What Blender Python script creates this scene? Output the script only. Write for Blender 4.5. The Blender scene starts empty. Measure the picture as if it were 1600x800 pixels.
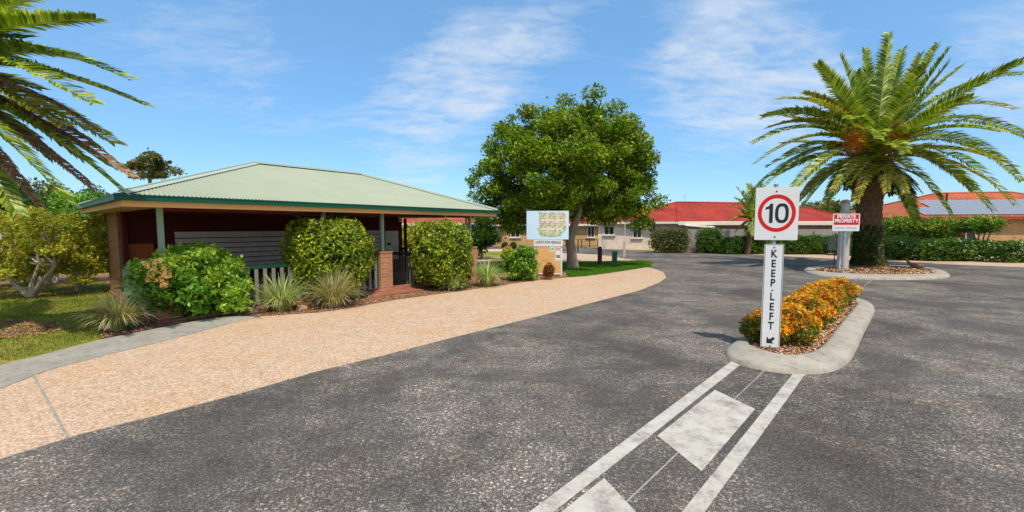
import bpy, math, random
import numpy as np
from mathutils import Vector, Matrix
from mathutils.geometry import tessellate_polygon
random.seed(7); rng = np.random.default_rng(7)
sc = bpy.context.scene; col = sc.collection
R = math.radians

# ------------------------------------------------------------------ camera
F = 650.0; H = 2.05
PIT = math.atan(46 / 650.0); CP, SP = math.cos(PIT), math.sin(PIT)
cd = bpy.data.cameras.new('camera'); cam = bpy.data.objects.new('camera', cd); col.objects.link(cam)
cam.location = (0, 0, H); cam.rotation_euler = (math.pi / 2 - PIT, 0, 0)
cd.sensor_width = 36; cd.lens = F / 1600 * 36; cd.clip_end = 3000; cd.clip_start = 0.05
sc.camera = cam

# ------------------------------------------------------------------ sun, sky, exposure
SUN_AZ, SUN_EL = R(163), R(62)          # azimuth from +Y clockwise
SUN_DIR = Vector((math.sin(SUN_AZ) * math.cos(SUN_EL), math.cos(SUN_AZ) * math.cos(SUN_EL), math.sin(SUN_EL)))
sd = bpy.data.lights.new('sun', 'SUN'); so = bpy.data.objects.new('sun', sd); col.objects.link(so)
sd.energy = 3.5; sd.angle = R(1.2); sd.color = (1.0, 0.91, 0.78)
so.rotation_euler = SUN_DIR.to_track_quat('Z', 'Y').to_euler(); so.location = SUN_DIR * 60
sc.view_settings.view_transform = 'Standard'; sc.view_settings.look = 'None'
sc.view_settings.gamma = 1; sc.view_settings.exposure = 0.36

def raydir(x, y):
    a = (x - 800) / F; b = (400 - y) / F
    return Vector((a, CP + b * SP, -SP + b * CP))
def at(x, y, z=0.0):
    r = raydir(x, y); t = (z - H) / r.z
    return Vector((r.x * t, r.y * t, z))
def W(x, y, Y):
    r = raydir(x, y); t = Y / r.y
    return Vector((r.x * t, Y, H + r.z * t))

wd = bpy.data.worlds.new('World'); sc.world = wd; wd.use_nodes = True
nt = wd.node_tree; nt.nodes.clear(); N = nt.nodes.new; L = nt.links.new
out = N('ShaderNodeOutputWorld'); bg = N('ShaderNodeBackground'); bg.inputs[1].default_value = 0.15
sky = N('ShaderNodeTexSky'); sky.sky_type = 'NISHITA'; sky.sun_disc = False
sky.sun_elevation = SUN_EL; sky.sun_rotation = SUN_AZ; sky.air_density = 1.0; sky.dust_density = 0.3; sky.ozone_density = 1.6
tc = N('ShaderNodeTexCoord')
def vm(op, a=None, b=None, **k):
    n = N('ShaderNodeVectorMath'); n.operation = op
    for i, v in enumerate((a, b)):
        if v is None: continue
        if hasattr(v, 'links'): L(v, n.inputs[i])
        else: n.inputs[i].default_value = v
    return n
def mt(op, a=None, b=None, c=None, clamp=False):
    n = N('ShaderNodeMath'); n.operation = op; n.use_clamp = clamp
    for i, v in enumerate((a, b, c)):
        if v is None: continue
        if hasattr(v, 'links'): L(v, n.inputs[i])
        else: n.inputs[i].default_value = v
    return n.outputs[0]
sep = N('ShaderNodeSeparateXYZ'); L(tc.outputs['Generated'], sep.inputs[0])
zz = mt('ADD', mt('MAXIMUM', sep.outputs[2], 0.0), 0.22)
cmb = N('ShaderNodeCombineXYZ'); L(mt('DIVIDE', sep.outputs[0], zz), cmb.inputs[0]); L(mt('DIVIDE', sep.outputs[1], zz), cmb.inputs[1])
mp = N('ShaderNodeMapping'); mp.inputs['Rotation'].default_value = (0, 0, R(-24)); mp.inputs['Scale'].default_value = (0.9, 1.9, 1); L(cmb.outputs[0], mp.inputs[0])
n1 = N('ShaderNodeTexNoise'); n1.inputs['Scale'].default_value = 2.3; n1.inputs['Detail'].default_value = 9; n1.inputs['Roughness'].default_value = .62; n1.inputs['Distortion'].default_value = .5
L(mp.outputs[0], n1.inputs[0])
n2 = N('ShaderNodeTexNoise'); n2.inputs['Scale'].default_value = 8; n2.inputs['Detail'].default_value = 6; n2.inputs['Distortion'].default_value = 1.2
L(mp.outputs[0], n2.inputs[0])
wisp = mt('ADD', mt('MULTIPLY', n1.outputs[0], .72), mt('MULTIPLY', n2.outputs[0], .28))
mask = None
# (pixel, tightness, weight): where the thin cloud lies, as directions in the sky
for (px, py, k, w) in [(720, 130, 60, .95), (760, 85, 90, .6), (850, 50, 120, .7), (620, 180, 50, .5), (400, 75, 100, .35), (330, 105, 90, .3),
                       (1150, 90, 70, .7), (1230, 130, 90, .75), (1050, 110, 80, .6), (1130, 30, 140, .5), (1290, 180, 120, .5), (1560, 110, 70, .6),
                       (660, 290, 60, .6), (450, 200, 60, .35), (1080, 210, 90, .4), (200, 10, 120, .5), (1200, 160, 90, .5), (940, 30, 150, .35), (-300, 60, 20, .5), (1900, 60, 20, .5)]:
    d = raydir(px, py).normalized()
    dn = vm('DOT_PRODUCT', tc.outputs['Generated'], tuple(d))
    g = mt('MULTIPLY', mt('EXPONENT', mt('MULTIPLY', mt('SUBTRACT', dn.outputs['Value'], 1.0), k * 2.2)), w)
    mask = g if mask is None else mt('ADD', mask, g)
mask = mt('MINIMUM', mt('ADD', mask, 0.10), 1.0)
thr = mt('SUBTRACT', .60, mt('MULTIPLY', mask, .25))
cl = mt('MULTIPLY', mt('SUBTRACT', wisp, thr), 3.6, clamp=True)
cl = mt('MULTIPLY', cl, mt('MULTIPLY', mask, .74, clamp=True), clamp=True)
hz = mt('MULTIPLY', mt('EXPONENT', mt('MULTIPLY', mt('MAXIMUM', sep.outputs[2], 0.0), -9.0)), .12)
cl = mt('MAXIMUM', cl, hz)
bd_ = vm('DOT_PRODUCT', tc.outputs['Generated'], (0.0, -.82, .57))   # unseen bright cloud bank added behind the viewer to lift neutral fill light
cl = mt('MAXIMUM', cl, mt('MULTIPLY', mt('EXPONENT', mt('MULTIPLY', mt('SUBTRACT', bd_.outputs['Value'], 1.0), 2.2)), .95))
tint = N('ShaderNodeMix'); tint.data_type = 'RGBA'; tint.blend_type = 'MULTIPLY'; tint.inputs[0].default_value = 1
L(sky.outputs[0], tint.inputs[6]); tf = N('ShaderNodeValToRGB'); L(mt('MAXIMUM', sep.outputs[2], 0.0), tf.inputs[0]); L(tf.outputs[0], tint.inputs[7])
te = tf.color_ramp.elements; te[0].position = 0.0; te[0].color = (.42, .60, .80, 1); te[1].position = .62; te[1].color = (.86, 1.26, 1.33, 1); e_ = te.new(.16); e_.color = (.52, .75, .90, 1)
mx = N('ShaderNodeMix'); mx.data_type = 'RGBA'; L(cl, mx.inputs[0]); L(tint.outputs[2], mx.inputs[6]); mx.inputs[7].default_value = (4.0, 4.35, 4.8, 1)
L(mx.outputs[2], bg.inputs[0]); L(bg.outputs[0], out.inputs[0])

# ------------------------------------------------------------------ materials
class NT:
    def __init__(s, name):
        s.m = bpy.data.materials.new(name); s.m.use_nodes = True; s.t = s.m.node_tree; s.b = s.t.nodes['Principled BSDF']
        s.b.inputs['Specular IOR Level'].default_value = .3
    def n(s, t, **k):
        x = s.t.nodes.new('ShaderNode' + t)
        for a, v in k.items():
            if a[0] == '_': setattr(x, a[1:], v)
            else: x.inputs[a.replace('_', ' ')].default_value = v
        return x
    def l(s, a, b): s.t.links.new(a, b)
    def ramp(s, src, stops, interp='LINEAR'):
        r = s.n('ValToRGB'); cr = r.color_ramp; cr.interpolation = interp
        while len(cr.elements) < len(stops): cr.elements.new(.5)
        for e, (p, c) in zip(cr.elements, stops):
            e.position = p; e.color = (*c, 1) if not isinstance(c, (int, float)) else (c, c, c, 1)
        if src is not None: s.l(src, r.inputs[0])
        return r.outputs[0]
    def mix(s, f, a, b, mode='MIX'):
        x = s.n('Mix'); x.data_type = 'RGBA'; x.blend_type = mode
        for i, v in ((0, f), (6, a), (7, b)):
            if hasattr(v, 'links'): s.l(v, x.inputs[i])
            elif i == 0: x.inputs[0].default_value = v
            else: x.inputs[i].default_value = (*v, 1)
        return x.outputs[2]
    def co(s, which='Object', scale=(1, 1, 1)):
        c = s.n('TexCoord'); m = s.n('Mapping'); m.inputs['Scale'].default_value = scale; s.l(c.outputs[which], m.inputs[0]); return m.outputs[0]
    def noise(s, v, sc_, det=4, rough=.55, dist=0):
        x = s.n('TexNoise', Scale=sc_, Detail=det, Roughness=rough, Distortion=dist); s.l(v, x.inputs[0]); return x.outputs[0]
    def bump(s, h, st=.3, dist=.02):
        x = s.n('Bump', Strength=st, Distance=dist); s.l(h, x.inputs['Height']); s.l(x.outputs[0], s.b.inputs['Normal'])
    def rough(s, v): s.b.inputs['Roughness'].default_value = v; return s
    def color(s, v):
        if hasattr(v, 'links'): s.l(v, s.b.inputs['Base Color'])
        else: s.b.inputs['Base Color'].default_value = (*v, 1)
        return s
def S(r, g, b):            # sRGB 0-255 to linear
    return tuple(((c / 255) / 12.92 if c / 255 < .04045 else ((c / 255 + .055) / 1.055) ** 2.4) for c in (r, g, b))
def paint(name, c, rough=.5, var=.12, sc_=6, metal=0, spec=.3):
    t = NT(name); n = t.noise(t.co(), sc_, 5, .6)
    d = tuple(x * (1 - var) for x in c); e = tuple(min(1, x * (1 + var * .6)) for x in c)
    t.color(t.ramp(n, [(.3, d), (.7, e)])).rough(rough); t.b.inputs['Metallic'].default_value = metal; t.b.inputs['Specular IOR Level'].default_value = spec
    return t.m
def leafmat(name, cols, rough=.5, trans=.35, spec=.25):
    t = NT(name); g = t.n('NewGeometry')
    stops = [(i / max(1, len(cols) - 1), c) for i, c in enumerate(cols)]
    c1 = t.ramp(g.outputs['Random Per Island'], stops)
    n = t.noise(t.co(), 1.3, 2); f = t.ramp(n, [(.35, .72), (.65, 1.15)])
    c = t.mix(1.0, c1, f, 'MULTIPLY'); t.color(c).rough(rough); t.b.inputs['Specular IOR Level'].default_value = spec
    tr = t.n('BsdfTranslucent'); t.l(t.mix(1.0, c, (1.3, 1.35, .7), 'MULTIPLY'), tr.inputs[0])
    m = t.n('MixShader'); m.inputs[0].default_value = trans
    t.l(t.b.outputs[0], m.inputs[1]); t.l(tr.outputs[0], m.inputs[2]); t.l(m.outputs[0], t.t.nodes['Material Output'].inputs[0])
    return t.m
def brickmat(name, c1, c2, mortar, bw=.23, bh=.086):
    t = NT(name); v = t.co('UV')
    b = t.n('TexBrick', Scale=1, Brick_Width=bw, Row_Height=bh, Mortar_Size=.006, Mortar_Smooth=.1, Bias=0.0)
    b.inputs['Color1'].default_value = (*c1, 1); b.inputs['Color2'].default_value = (*c2, 1); b.inputs['Mortar'].default_value = (*mortar, 1)
    t.l(v, b.inputs[0]); n = t.noise(t.co(), 30, 4); n2 = t.noise(t.co(), 1.2, 3)
    c = t.mix(1.0, b.outputs[0], t.ramp(n, [(.3, .75), (.7, 1.1)]), 'MULTIPLY'); c = t.mix(1.0, c, t.ramp(n2, [(.3, .85), (.7, 1.08)]), 'MULTIPLY')
    t.color(c).rough(.85); h = t.n('Math'); h.operation = 'SUBTRACT'; h.inputs[0].default_value = 1; t.l(b.outputs[1], h.inputs[1]); t.bump(h.outputs[0], .6, .006)
    return t.m
def tilemat(name, c):
    t = NT(name); v = t.co('UV')
    b = t.n('TexBrick', Scale=1, Brick_Width=.3, Row_Height=.33, Mortar_Size=.035, Mortar_Smooth=.9)
    b.inputs['Color1'].default_value = (*c, 1); b.inputs['Color2'].default_value = (*[x * .82 for x in c], 1); b.inputs['Mortar'].default_value = (*[x * .5 for x in c], 1)
    t.l(v, b.inputs[0]); n2 = t.noise(t.co(), .8, 4)
    t.color(t.mix(1.0, b.outputs[0], t.ramp(n2, [(.3, .68), (.7, 1.12)]), 'MULTIPLY')).rough(.8)
    return t.m

def asphalt():
    t = NT('asphalt'); v = t.co()
    def mul(a, b):
        m = t.n('Math'); m.operation = 'MULTIPLY'
        for i, q in enumerate((a, b)):
            if hasattr(q, 'links'): t.l(q, m.inputs[i])
            else: m.inputs[i].default_value = q
        return m.outputs[0]
    s1 = t.n('TexVoronoi', Scale=38); t.l(v, s1.inputs[0]); s2 = t.n('TexVoronoi', Scale=95); t.l(v, s2.inputs[0])
    c1 = t.n('SeparateColor'); t.l(s1.outputs['Color'], c1.inputs[0]); c2 = t.n('SeparateColor'); t.l(s2.outputs['Color'], c2.inputs[0])
    fine = t.noise(v, 38, 5, .75); big = t.noise(v, .42, 5, .62, .5); mid = t.noise(t.co(scale=(.8, 1.2, 1)), 1.9, 6, .72, .5)
    w = mul(t.ramp(big, [(.40, .12), (.56, 1)]), t.ramp(mid, [(.38, .25), (.58, 1)]))
    dark = t.ramp(t.noise(v, 140, 3, .7), [(.3, S(46, 44, 43)), (.7, S(84, 81, 79))])
    st = t.ramp(c1.outputs[0], [(.0, S(92, 86, 80)), (.5, S(168, 160, 149)), (1, S(232, 224, 210))])
    st2 = t.ramp(c2.outputs[0], [(.45, S(84, 80, 76)), (.8, S(150, 142, 132)), (1, S(200, 192, 180))])
    k1 = mul(mul(w, t.ramp(s1.outputs['Distance'], [(.3, 1), (.6, 0)])), t.ramp(fine, [(.46, 0), (.56, 1)]))
    k2 = mul(t.ramp(w, [(0, .3), (1, .85)]), t.ramp(s2.outputs['Distance'], [(.35, 1), (.65, 0)]))
    c = t.mix(k2, dark, st2); c = t.mix(k1, c, st)
    c = t.mix(mul(w, .12), c, S(150, 138, 126))
    br = t.noise(v, 1.1, 4, .6); c = t.mix(1.0, c, t.ramp(br, [(.3, (1.0, .98, .97)), (.52, (1.08, 1.04, 1.0)), (.70, (1.18, 1.06, .96))]), 'MULTIPLY')
    stain = t.noise(v, .30, 4, .55, .4); c = t.mix(1.0, c, t.ramp(stain, [(.36, .72), (.50, 1.0)]), 'MULTIPLY')
    # fine cracks and old oil drips
    cr = t.n('TexVoronoi', Scale=.55); cr.feature = 'DISTANCE_TO_EDGE'; wv = t.n('VectorMath'); wv.operation = 'ADD'; nn = t.n('TexNoise', Scale=2.5, Detail=5); t.l(v, nn.inputs[0]); t.l(v, wv.inputs[0]); t.l(nn.outputs[1], wv.inputs[1]); t.l(wv.outputs[0], cr.inputs[0])
    c = t.mix(1.0, c, t.ramp(cr.outputs[0], [(.001, .62), (.006, 1.0)]), 'MULTIPLY')
    oil = t.n('TexVoronoi', Scale=1.3); t.l(wv.outputs[0], oil.inputs[0]); c = t.mix(1.0, c, t.ramp(oil.outputs['Distance'], [(.04, .68), (.09, 1.0)]), 'MULTIPLY')
    t.color(c).rough(.9); t.b.inputs['Specular IOR Level'].default_value = .15
    t.bump(s1.outputs['Distance'], .4, .006); return t.m
def aggregate(name, cols, patch, scale=85):
    t = NT(name); v = t.co()
    st = t.n('TexVoronoi', Scale=scale); t.l(v, st.inputs[0]); sepn = t.n('SeparateColor'); t.l(st.outputs['Color'], sepn.inputs[0])
    c = t.ramp(sepn.outputs[0], [(i / (len(cols) - 1), q) for i, q in enumerate(cols)])
    c = t.mix(t.ramp(st.outputs['Distance'], [(.3, 0), (.7, .55)]), c, patch)
    n = t.noise(v, .9, 5, .6); c = t.mix(1.0, c, t.ramp(n, [(.3, (1.0, .93, .82)), (.5, (1, 1.0, .99)), (.7, (1.03, 1.04, 1.06))]), 'MULTIPLY')
    g = t.noise(v, 5, 5, .7); c = t.mix(1.0, c, t.ramp(g, [(.25, .80), (.5, 1.0), (.75, 1.05)]), 'MULTIPLY')
    t.color(c).rough(.85); t.bump(st.outputs['Distance'], .35, .005); return t.m
def concrete(name, c, st=.12):
    t = NT(name); v = t.co(); n = t.noise(v, 2.2, 6, .7); m = t.noise(v, 60, 3, .6); k = t.noise(t.co(scale=(1, 1, .3)), 9, 4, .7)
    cc = t.ramp(n, [(.3, tuple(x * (1 - 2 * st) for x in c)), (.7, tuple(x * (1 + st) for x in c))])
    cc = t.mix(1.0, cc, t.ramp(m, [(.3, .82), (.6, 1.05)]), 'MULTIPLY'); cc = t.mix(1.0, cc, t.ramp(k, [(.32, .66), (.47, 1.0)]), 'MULTIPLY')
    t.color(cc).rough(.88); t.bump(m, .25, .004); return t.m
def grassmat():
    t = NT('lawn_grass'); v = t.co(); n = t.noise(v, 1.1, 5, .65); m = t.noise(v, 45, 4, .7)
    c = t.ramp(n, [(.3, S(86, 112, 34)), (.46, S(118, 130, 46)), (.60, S(166, 148, 76)), (.7, S(186, 150, 92))])
    c = t.mix(1.0, c, t.ramp(m, [(.3, .55), (.7, 1.2)]), 'MULTIPLY'); t.color(c).rough(.95); t.b.inputs['Specular IOR Level'].default_value = .05; t.bump(m, .8, .03); return t.m
def mulchmat():
    t = NT('mulch'); v = t.co(); st = t.n('TexVoronoi', Scale=34); t.l(v, st.inputs[0]); sp = t.n('SeparateColor'); t.l(st.outputs['Color'], sp.inputs[0])
    c = t.ramp(sp.outputs[0], [(0, S(70, 44, 32)), (.5, S(128, 88, 62)), (1, S(190, 150, 112))]); t.color(c).rough(.95); t.bump(st.outputs['Distance'], .9, .03); return t.m
def paintmark():
    t = NT('road_paint'); v = t.co(); a = t.noise(v, 55, 5, .8); b = t.noise(v, 5, 5, .7)
    m = t.n('Math'); m.operation = 'ADD'; t.l(a, m.inputs[0]); t.l(b, m.inputs[1])
    f = t.ramp(m.outputs[0], [(.72, .9), (1.0, 0)])  # worn specks
    t2 = t.ramp(b, [(.3, S(168, 160, 148)), (.7, S(190, 184, 172))])
    t.color(t.mix(f, t2, S(116, 108, 100))).rough(.8); return t.m

M = dict(
    asphalt=asphalt(), beige=aggregate('exposed_aggregate', [S(140, 108, 82), S(178, 146, 116), S(198, 168, 140), S(216, 196, 174)], S(184, 154, 126), 60),
    kerb=concrete('kerb_concrete', S(164, 156, 142)), strip=concrete('strip_concrete', S(156, 150, 138)), drive=concrete('pale_concrete', S(205, 186, 160)),
    grass=grassmat(), mulch=mulchmat(), paintmark=paintmark(),
    brick=brickmat('tan_brick', S(196, 140, 100), S(172, 112, 76), S(190, 168, 140)), brick2=brickmat('cream_brick', S(238, 220, 204), S(228, 205, 188), S(215, 200, 188)),
    brick3=brickmat('yellow_brick', S(205, 165, 115), S(190, 148, 98), S(190, 165, 130)), brickdark=brickmat('wall_brick', S(170, 118, 84), S(140, 92, 64), S(150, 128, 104)),
    paver=brickmat('brick_paver', S(176, 112, 88), S(150, 92, 72), S(110, 90, 78), .23, .115),
    roofgreen=paint('pale_green_steel', S(157, 163, 140), .55, .06, 1.2), capgreen=paint('roof_capping', S(164, 176, 160), .5, .05, 2),
    gutter=paint('green_gutter', S(12, 78, 58), .4, .08, 3), fascia=paint('cream_fascia', S(234, 178, 112), .6, .04, 2), soffit=paint('cream_soffit', S(214, 174, 130), .7, .05, 2),
    maroon=paint('maroon_wall', S(92, 24, 22), .7, .2, 3), darkgreen=paint('dark_green_rail', S(28, 72, 54), .5, .1, 5), post=paint('sage_post', S(138, 158, 132), .5, .08, 5),
    picket=paint('grey_picket', S(128, 128, 116), .6, .1, 5), shutter=paint('grey_shutter', S(226, 212, 202), .5, .12, 3), orange=paint('orange_panel', S(178, 92, 46), .6, .12, 4),
    white=paint('white_sheet', S(214, 214, 214), .4, .03, 3), offwhite=paint('off_white', S(222, 212, 198), .5, .06, 3), black=paint('black_lettering', S(38, 38, 42), .5, .1, 20),
    red=paint('sign_red', S(205, 22, 24), .45, .05, 6), galv=paint('galvanised', S(158, 162, 164), .45, .1, 8, .3), greyplate=paint('grey_plate', S(184, 178, 168), .5, .1, 4),
    ply=paint('plywood', S(212, 164, 104), .7, .08, 2), timber=paint('weathered_timber', S(156, 150, 144), .85, .2, 9), bark=paint('tree_bark', S(150, 132, 112), .9, .3, 9),
    palebark=paint('pale_bark', S(176, 162, 146), .9, .25, 8), darkbark=paint('brown_post', S(84, 60, 50), .85, .3, 9), glass=paint('window_glass', S(38, 44, 50), .12, .1, 2, 0, .6),
    tile=tilemat('red_tile', S(168, 58, 40)), tile2=tilemat('orange_tile', S(190, 100, 62)), tile3=tilemat('terracotta_tile', S(178, 84, 60)),
    solar=paint('solar_cell', S(126, 132, 142), .35, .1, 3, 0, .4), boxgreen=paint('service_green', S(34, 104, 70), .5, .1, 5), charcoal=paint('charcoal', S(48, 46, 48), .5, .1, 4),
    stone=paint('garden_stone', S(198, 158, 128), .9, .2, 12), palmbark=paint('palm_trunk', S(108, 82, 58), .95, .45, 14), palmgreen=paint('mossy_trunk', S(74, 74, 44), .95, .45, 9),
    fruit=leafmat('palm_fruit', [S(196, 84, 24), S(226, 120, 40), S(170, 70, 30)], .6, .1),
    bird=paint('brown_feathers', S(120, 92, 62), .9, .35, 22), blue=paint('map_blue', S(196, 218, 236), .4, .02, 3), mapg=paint('map_green', S(128, 190, 128), .6, .2, 8), mapt=paint('map_tan', S(214, 196, 172), .6, .1, 8),
    mapr=paint('map_pink', S(206, 150, 140), .6, .15, 8), mapgr=paint('map_grey', S(120, 124, 122), .6, .15, 8),
    tuft_core=paint('tuft_base', S(92, 96, 52), .9, .3, 10),
)
G_ = lambda *a: [S(*x) for x in a]
LM = dict(
    tree=leafmat('tree_leaf', G_((50, 84, 10), (88, 122, 16), (128, 152, 24), (172, 180, 44))),
    clip=leafmat('clipped_leaf', G_((66, 94, 16), (110, 138, 24), (156, 168, 34), (194, 194, 60)), .4, .3, .4),
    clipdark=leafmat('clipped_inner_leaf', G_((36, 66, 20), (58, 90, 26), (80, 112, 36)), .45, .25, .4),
    bright=leafmat('bright_leaf', G_((66, 116, 24), (100, 152, 36), (140, 180, 48), (168, 196, 70)), .4, .35, .4),
    lime=leafmat('lime_shoot_leaf', G_((92, 140, 30), (134, 176, 46), (176, 204, 66), (200, 212, 96)), .4, .4, .4),
    yellowg=leafmat('yellow_green_leaf', G_((118, 132, 36), (160, 166, 44), (196, 192, 62), (150, 112, 54))),
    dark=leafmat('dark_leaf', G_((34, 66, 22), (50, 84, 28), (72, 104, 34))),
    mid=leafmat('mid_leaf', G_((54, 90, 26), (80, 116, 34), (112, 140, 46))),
    olive=leafmat('gum_leaf', G_((70, 82, 36), (98, 104, 46), (128, 124, 64), (120, 96, 70))),
    hedgebrown=leafmat('brownish_hedge_leaf', G_((66, 84, 34), (98, 102, 42), (128, 104, 50))),
    orange=leafmat('orange_leaf', G_((190, 56, 22), (228, 112, 22), (250, 186, 40), (240, 160, 30), (232, 204, 60), (150, 160, 44)), .45, .35),
    nangreen=leafmat('green_under_leaf', G_((44, 84, 24), (82, 120, 34), (150, 140, 40), (190, 96, 36))),
    redb=leafmat('dark_red_leaf', G_((104, 40, 22), (144, 66, 30), (120, 84, 36))),
    blade=leafmat('striped_blade', G_((116, 142, 56), (166, 182, 96), (222, 222, 170), (140, 164, 66)), .5, .3),
    bladedry=leafmat('straw_blade', G_((168, 156, 96), (206, 190, 140), (130, 140, 70), (220, 206, 170)), .5, .3),
    grassblade=leafmat('lawn_blade', G_((76, 110, 30), (104, 132, 42), (146, 150, 62), (190, 168, 98)), .7, .3, .1),
    lushblade=leafmat('lush_blade', G_((56, 104, 22), (84, 134, 32), (112, 152, 44)), .7, .3, .1),
    palm=leafmat('palm_leaflet', G_((70, 104, 18), (116, 142, 28), (160, 176, 50), (200, 202, 92)), .4, .3, .5),
    palmy=leafmat('yellowing_palm_leaflet', G_((130, 136, 40), (172, 166, 60), (196, 184, 90), (110, 126, 40)), .45, .35, .4),
    palmd=leafmat('dead_palm_leaflet', G_((128, 96, 72), (164, 128, 98), (186, 150, 118), (104, 88, 60)), .7, .2, .1),
    flower=leafmat('peach_petal', G_((248, 196, 120), (250, 216, 150), (240, 176, 92)), .6, .3), white=leafmat('white_petal', G_((235, 235, 220), (246, 246, 238)), .6, .3),
    chip=leafmat('bark_chip', G_((92, 56, 38), (150, 104, 72), (200, 160, 120), (226, 196, 160), (120, 70, 46)), .9, 0, .05),
    litter=leafmat('dry_leaf_litter', G_((120, 84, 56), (170, 128, 90), (206, 172, 132)), .9, 0, .05),
    rachis=paint('palm_rib', S(176, 176, 98), .5, .1, 6), rachisd=paint('dead_palm_rib', S(168, 128, 94), .7, .1, 6),
)

# ------------------------------------------------------------------ object helpers
def tag(o, label=None, cat=None, group=None, kind=None):
    for k, v in (('label', label), ('category', cat), ('group', group), ('kind', kind)):
        if v: o[k] = v
    return o
def thing(name, label, cat, loc, group=None):
    o = bpy.data.objects.new(name, None); o.location = loc; o.empty_display_size = .2; col.objects.link(o)
    return tag(o, label, cat, group)
def rootloc(p):
    v = Vector((0, 0, 0))
    while p is not None: v += p.location; p = p.parent
    return v
def mkobj(name, verts, faces, mat, parent=None, loc=None, smooth=False, uvs=None, mats=None, midx=None):
    verts = np.asarray(verts, dtype=np.float64).reshape(-1, 3)
    off = np.array(rootloc(parent)) if parent is not None else (np.array(loc) if loc is not None else np.zeros(3))
    me = bpy.data.meshes.new(name)
    if isinstance(faces, np.ndarray):
        nf, k = faces.shape; me.vertices.add(len(verts)); me.vertices.foreach_set('co', (verts - off).astype(np.float32).ravel())
        me.loops.add(nf * k); me.loops.foreach_set('vertex_index', faces.astype(np.int32).ravel())
        me.polygons.add(nf); me.polygons.foreach_set('loop_start', (np.arange(nf) * k).astype(np.int32)); me.update(calc_edges=True)
    else:
        me.from_pydata((verts - off).tolist(), [], faces); me.update()
    if uvs is not None:
        ul = me.uv_layers.new(name='UVMap'); ul.data.foreach_set('uv', np.asarray(uvs, dtype=np.float32).ravel())
    for m in (mats or [mat]): me.materials.append(m)
    if midx is not None: me.polygons.foreach_set('material_index', np.asarray(midx, dtype=np.int32))
    if smooth: me.polygons.foreach_set('use_smooth', np.ones(len(me.polygons), dtype=bool))
    o = bpy.data.objects.new(name, me); col.objects.link(o)
    if parent is not None: o.parent = parent
    elif loc is not None: o.location = loc
    return o
class MB:
    def __init__(s): s.v = []; s.f = []; s.uv = []
    def face(s, pts):
        i = len(s.v); pts = [Vector(p) for p in pts]; s.v += [tuple(p) for p in pts]; s.f.append(list(range(i, i + len(pts))))
        n = Vector((0, 0, 0))
        for a, b in zip(pts, pts[1:] + pts[:1]): n += a.cross(b)
        n = n.normalized() if n.length > 1e-12 else Vector((0, 0, 1))
        t = Vector((0, 0, 1)).cross(n); t = t.normalized() if t.length > .05 else Vector((1, 0, 0)); b = n.cross(t)
        s.uv += [(p.dot(t), p.dot(b)) for p in pts]; return s
    def hexa(s, a, b):      # a: 4 bottom pts, b: 4 top pts (ccw from above)
        s.face(a[::-1]); s.face(b)
        for i in range(4): j = (i + 1) % 4; s.face([a[i], a[j], b[j], b[i]])
        return s
    def box(s, o, x, y, size, z0, z1):   # o centre (x,y); x,y unit axes 2D; size (w,d)
        x = Vector((x[0], x[1], 0)); y = Vector((y[0], y[1], 0)); o = Vector((o[0], o[1], 0)); w, d = size[0] / 2, size[1] / 2
        q = [o - x * w - y * d, o + x * w - y * d, o + x * w + y * d, o - x * w + y * d]
        return s.hexa([p + Vector((0, 0, z0)) for p in q], [p + Vector((0, 0, z1)) for p in q])
    def tube(s, pts, rads, n=8, cap=True):
        pts = [Vector(p) for p in pts]; rings = []
        for i, p in enumerate(pts):
            d = (pts[min(i + 1, len(pts) - 1)] - pts[max(i - 1, 0)]).normalized()
            a = d.orthogonal().normalized() if i == 0 else (a - d * a.dot(d)).normalized()
            b = d.cross(a); r = rads[i] if hasattr(rads, '__len__') else rads
            rings.append([p + (a * math.cos(2 * math.pi * k / n) + b * math.sin(2 * math.pi * k / n)) * r for k in range(n)])
        for r0, r1 in zip(rings, rings[1:]):
            for k in range(n): s.face([r0[k], r0[(k + 1) % n], r1[(k + 1) % n], r1[k]])
        if cap: s.face(rings[0][::-1]); s.face(rings[-1])
        return s
    def build(s, name, mat, parent=None, loc=None, weld=False, smooth=False):
        o = mkobj(name, s.v, s.f, mat, parent, loc, smooth, s.uv)
        if weld:
            import bmesh
            bm = bmesh.new(); bm.from_mesh(o.data); bmesh.ops.remove_doubles(bm, verts=bm.verts, dist=1e-4); bm.to_mesh(o.data); bm.free()
        return o
def sheet(name, pts, z, mat, **k):
    pts = [Vector((p[0], p[1], z)) for p in pts]; tris = tessellate_polygon([pts])
    f = []
    for t in tris:
        a, b, c = [pts[i] for i in t]
        f.append(tuple(t) if (b - a).cross(c - a).z > 0 else tuple(t[::-1]))
    o = mkobj(name, [tuple(p) for p in pts], f, mat); return o
def bev(o, w=.01, seg=2):
    m = o.modifiers.new('bevel', 'BEVEL'); m.width = w; m.segments = seg; m.limit_method = 'ANGLE'; m.angle_limit = R(40); return o
def smoothpoly(pts, it=2, closed=True):
    pts = [Vector(p) for p in pts]
    for _ in range(it):
        q = []; n = len(pts)
        for i in range(n if closed else n - 1):
            a, b = pts[i], pts[(i + 1) % n]; q += [a * .75 + b * .25, a * .25 + b * .75]
        if not closed: q = [pts[0]] + q + [pts[-1]]
        pts = q
    return pts
def inpoly(P2, poly):
    x, y = P2[:, 0], P2[:, 1]; ins = np.zeros(len(P2), bool); n = len(poly)
    for i in range(n):
        x1, y1 = poly[i][0], poly[i][1]; x2, y2 = poly[(i + 1) % n][0], poly[(i + 1) % n][1]
        c = ((y1 > y) != (y2 > y)) & (x < (x2 - x1) * (y - y1) / (y2 - y1 + 1e-12) + x1); ins ^= c
    return ins
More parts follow.
